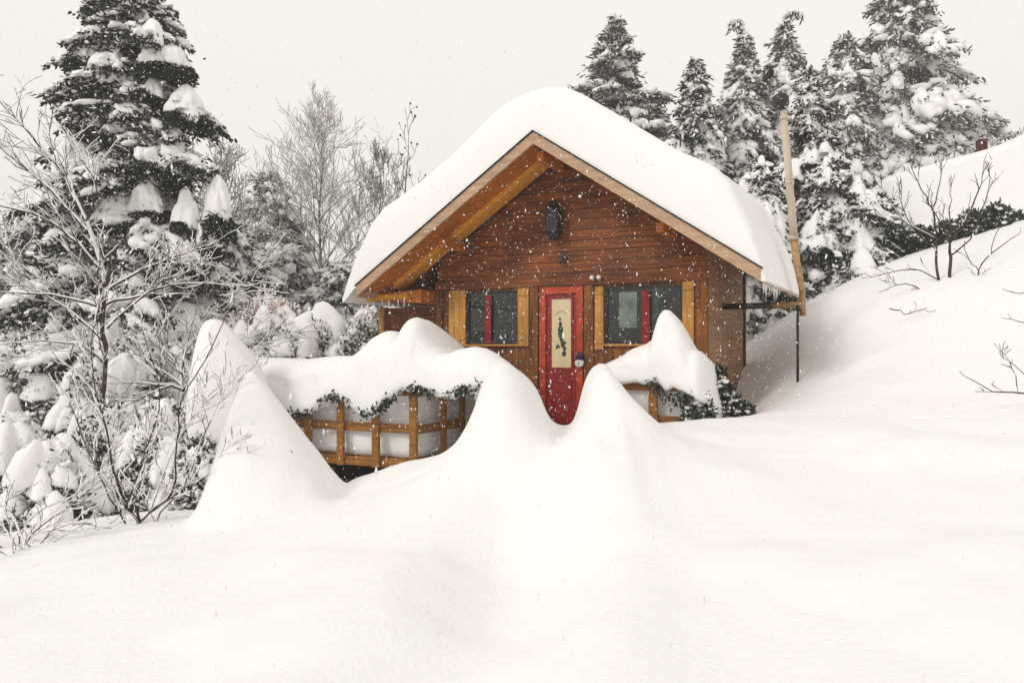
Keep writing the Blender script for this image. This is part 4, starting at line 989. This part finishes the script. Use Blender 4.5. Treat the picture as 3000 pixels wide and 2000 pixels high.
bare_plant("thin bare tree top beyond the chimney of the neighbouring house", 2950, 520, 26, 74, 5, 2.0, r0=.02, spread=.6, levels=3, kids=(1, 3), snow=.2, mat=BARK2, tipr=.007, upw=.2, ratio=.7, cat="bare tree", name="bare_tree")
bare_plant("dark twig tuft poking from the left side of the white cone", 706, 1285, hit(706, 1282), 75, 3, .16, r0=.007, spread=.6, levels=1, kids=(1, 2), snow=0, tipr=.004, upw=0, name="twig", cat="twig", dirs=[(-.8, -.6, .6), (.2, -.8, .4), (.4, -.7, -.3)])
bare_plant("dark twig tuft poking from the right side of the white cone", 832, 1285, hit(832, 1282), 76, 3, .16, r0=.007, spread=.6, levels=1, kids=(1, 2), snow=0, tipr=.004, upw=0, name="twig", cat="twig", dirs=[(-.3, -.8, .8), (.1, -.8, .7), (.3, -.7, -.3)])

# ---- snowy bushes
BG = "snow covered bushes below the left trees"
snowy_bush("dark evergreen bush squeezed between the white cone and the deck snow", 655, 1190, 10.2, 150, 260, 80, npads=4, nleaf=5000, big=.8, group=BG)
snowy_bush("round snow mound bush at the far left edge below the bare tree", 30, 1225, 10.5, 230, 330, 81, npads=20, nleaf=4000, big=.95, group=BG)
snowy_bush("snow mound bush with a dark hollow, second from the left edge", 150, 1300, 9.6, 260, 260, 82, npads=18, nleaf=4000, big=.95, group=BG)
snowy_bush("snow hooded bush behind the leafless forked shrub", 300, 1210, 10.6, 240, 320, 83, npads=16, nleaf=6000, big=.85, group=BG, drip=1.6)
snowy_bush("snow hooded bush between the forked shrub and the white cone", 470, 1200, 10.2, 260, 360, 84, npads=16, nleaf=7000, big=.8, group=BG, drip=1.6)
snowy_bush("small snow capped bush low beside the white cone", 585, 1290, 9.0, 150, 210, 85, npads=9, nleaf=3000, big=.9, group=BG)
snowy_bush("grey snowy thicket under the big left conifer", 400, 1000, 13, 480, 330, 86, npads=34, nleaf=12000, big=.5, group=BG)
snowy_bush("wide snowy thicket at the left edge behind the bare tree", 80, 1000, 13, 380, 330, 87, npads=30, nleaf=9000, big=.55, group=BG)
BH = "snowy bushes behind the deck"
snowy_bush("russet tinged snowy bush right of the big left conifer", 780, 880, 14.5, 300, 240, 90, mat=RUSSET, npads=30, nleaf=5000, big=.5, group=BH)
snowy_bush("round snowy bush behind the flat part of the deck snow", 930, 930, 14.5, 220, 170, 91, npads=14, nleaf=3000, big=.95, group=BH)
snowy_bush("snowy bush tight against the cabin's left corner", 1085, 915, 14.2, 180, 180, 92, mat=NEED2, npads=16, nleaf=4000, big=.7, group=BH)
snowy_bush("twiggy snowy bush left of the round one behind the deck", 830, 960, 14, 220, 150, 93, mat=NEED2, npads=20, nleaf=4500, big=.6, group=BH)
snowy_bush("dark bush at the foot of the cabin's right wall", 2150, 1172, 10.3, 100, 60, 94, npads=2, nleaf=2500, big=.6, group="dark shrubs at the cabin's right corner")
snowy_bush("dark climber against the right wall beside the sharp snow peak", 2105, 1075, 10.15, 60, 110, 95, npads=1, nleaf=1500, big=.5, leafL=.05, group="dark shrubs at the cabin's right corner")
snowy_bush("dark conifer sprig under the sharp snow peak on the right railing", 2040, 1120, 9.55, 78, 120, 96, npads=0, nleaf=1900, big=.3, leafL=.05, leafW=.022, group="dark shrubs at the cabin's right corner")

# ---- leafy fringe under the lip of the left deck snow
rs = np.random.RandomState(9); lf = Cloud()
lipw = sorted(loc(px, py, VR - .2) for px, py in LIPL)
for px in np.arange(838, 1420, 4.0):
    u = U(px, VR - .2); L = np.interp(u, [q[0] for q in lipw], [q[1] for q in lipw])
    k = 2 + int(13 * max(0, math.sin(px * .052) * .8 + .7 * math.sin(px * .13) + .2))
    P = np.stack([u + rs.randn(k) * .03, VR - .22 + rs.randn(k) * .07, L + .005 + rs.randn(k) * .03], -1)
    W_ = np.array([list(hw(*q)) for q in P])
    leaves(lf, W_, np.stack([rs.randn(k) * .5, -.5 + rs.randn(k) * .4, -.3 + rs.randn(k) * .5], -1), .055, .03, rs)
o = lf.build("evergreen_creeper", LEAF, label="dark green creeper leaves hanging from the snow lip over the long railing", cat="creeper")

lf = Cloud()
for px, h_ in ((1905, 1122), (1918, 1130), (1930, 1140), (1955, 1160), (1972, 1172), (1990, 1165), (2005, 1180), (2018, 1200), (2030, 1215), (2040, 1225), (2050, 1200), (2012, 1160)):
    u, h0 = loc(px, h_, VR2 - .2); k = 26
    P = np.array([list(hw(u + rs.randn() * .03, VR2 - .20 + rs.randn() * .05, h0 + rs.randn() * .035)) for _ in range(k)])
    leaves(lf, P, np.stack([rs.randn(k) * .6, -.4 + rs.randn(k) * .4, -.5 + rs.randn(k) * .5], -1), .055, .022, rs)
lf.build("evergreen_sprigs", LEAF, label="dark evergreen sprigs poking from the snow lip of the right railing", cat="creeper")
# ---- icicles
for i in range(15):
    left = i < 4
    if left: u, v, h_ = -2.92 + i * .13 + rnd.uniform(-.03, .03), -.49, .765 + i * .004
    else: u, v, h_ = UE + .015, VF + .15 + (i - 4) * .13 + rnd.uniform(-.05, .05), roof_top(UE) - .16
    ln = rnd.uniform(.06, .15) if left else rnd.uniform(.07, .22)
    tag(MB().tube([hw(u, v, h_ + .01), hw(u + rnd.uniform(-.004, .004), v, h_ - ln * .5), hw(u, v, h_ - ln)], [.013, .008, .001], 6).build("icicle", ICE),
        "thin pale icicle hanging from the low left eave" if left else "thin pale icicle hanging from the right eave", "icicle", "icicles on the left eave" if left else "icicles on the right eave")
# ---- falling snow
rs = np.random.RandomState(77); V, T = ICO[1]
fl = Cloud(); n = 80000
pos = np.stack([rs.uniform(-9, 9, n), rs.uniform(2.5, 13.5, n), rs.uniform(-1.6, 5, n)], -1)
pos = pos[np.abs(pos[:, 0]) < pos[:, 1] * .75]
tv = np.array([[0, 0, 1.2], [1, 0, 0], [0, 1, 0], [-1, 0, 0], [0, -1, 0], [0, 0, -1.2]]); tt = np.array([[0, 1, 2], [0, 2, 3], [0, 3, 4], [0, 4, 1], [5, 2, 1], [5, 3, 2], [5, 4, 3], [5, 1, 4]])
n = len(pos); sc = (.0021 + .0034 * rs.rand(n) ** 3)
st = np.where(rs.rand(n) < .15, 2.6, 1.0); pos0 = pos; sk = np.stack([np.ones(n), np.ones(n), st], -1)[:, None]
VV = (tv[None] * sk * (sc[:, None, None] * (.7 + .6 * rs.rand(n, 6, 1))) + pos[:, None]).reshape(-1, 3)
TT = (tt[None] + (np.arange(n) * 6)[:, None, None]).reshape(-1, 3)
g = gh
tri_mesh("falling_snow", VV, TT, SNOWT, label="snowflakes falling through the air before the cabin", cat="snowflakes", kind="stuff")

# ------------------------------------------------------------------ haze of the falling snow
m = bpy.data.materials.new("haze_air"); m.use_nodes = True; n = m.node_tree.nodes; n.remove(n["Principled BSDF"])
pv = n.new("ShaderNodeVolumePrincipled"); pv.inputs["Color"].default_value = (.96, .94, .915, 1); pv.inputs["Density"].default_value = .0038
m.node_tree.links.new(pv.outputs[0], n["Material Output"].inputs["Volume"])
MB().box(-82, 82, -17, 92, -9, 14).build("haze", m, kind="stuff", label="pale air thick with falling snow around the whole place", cat="haze")
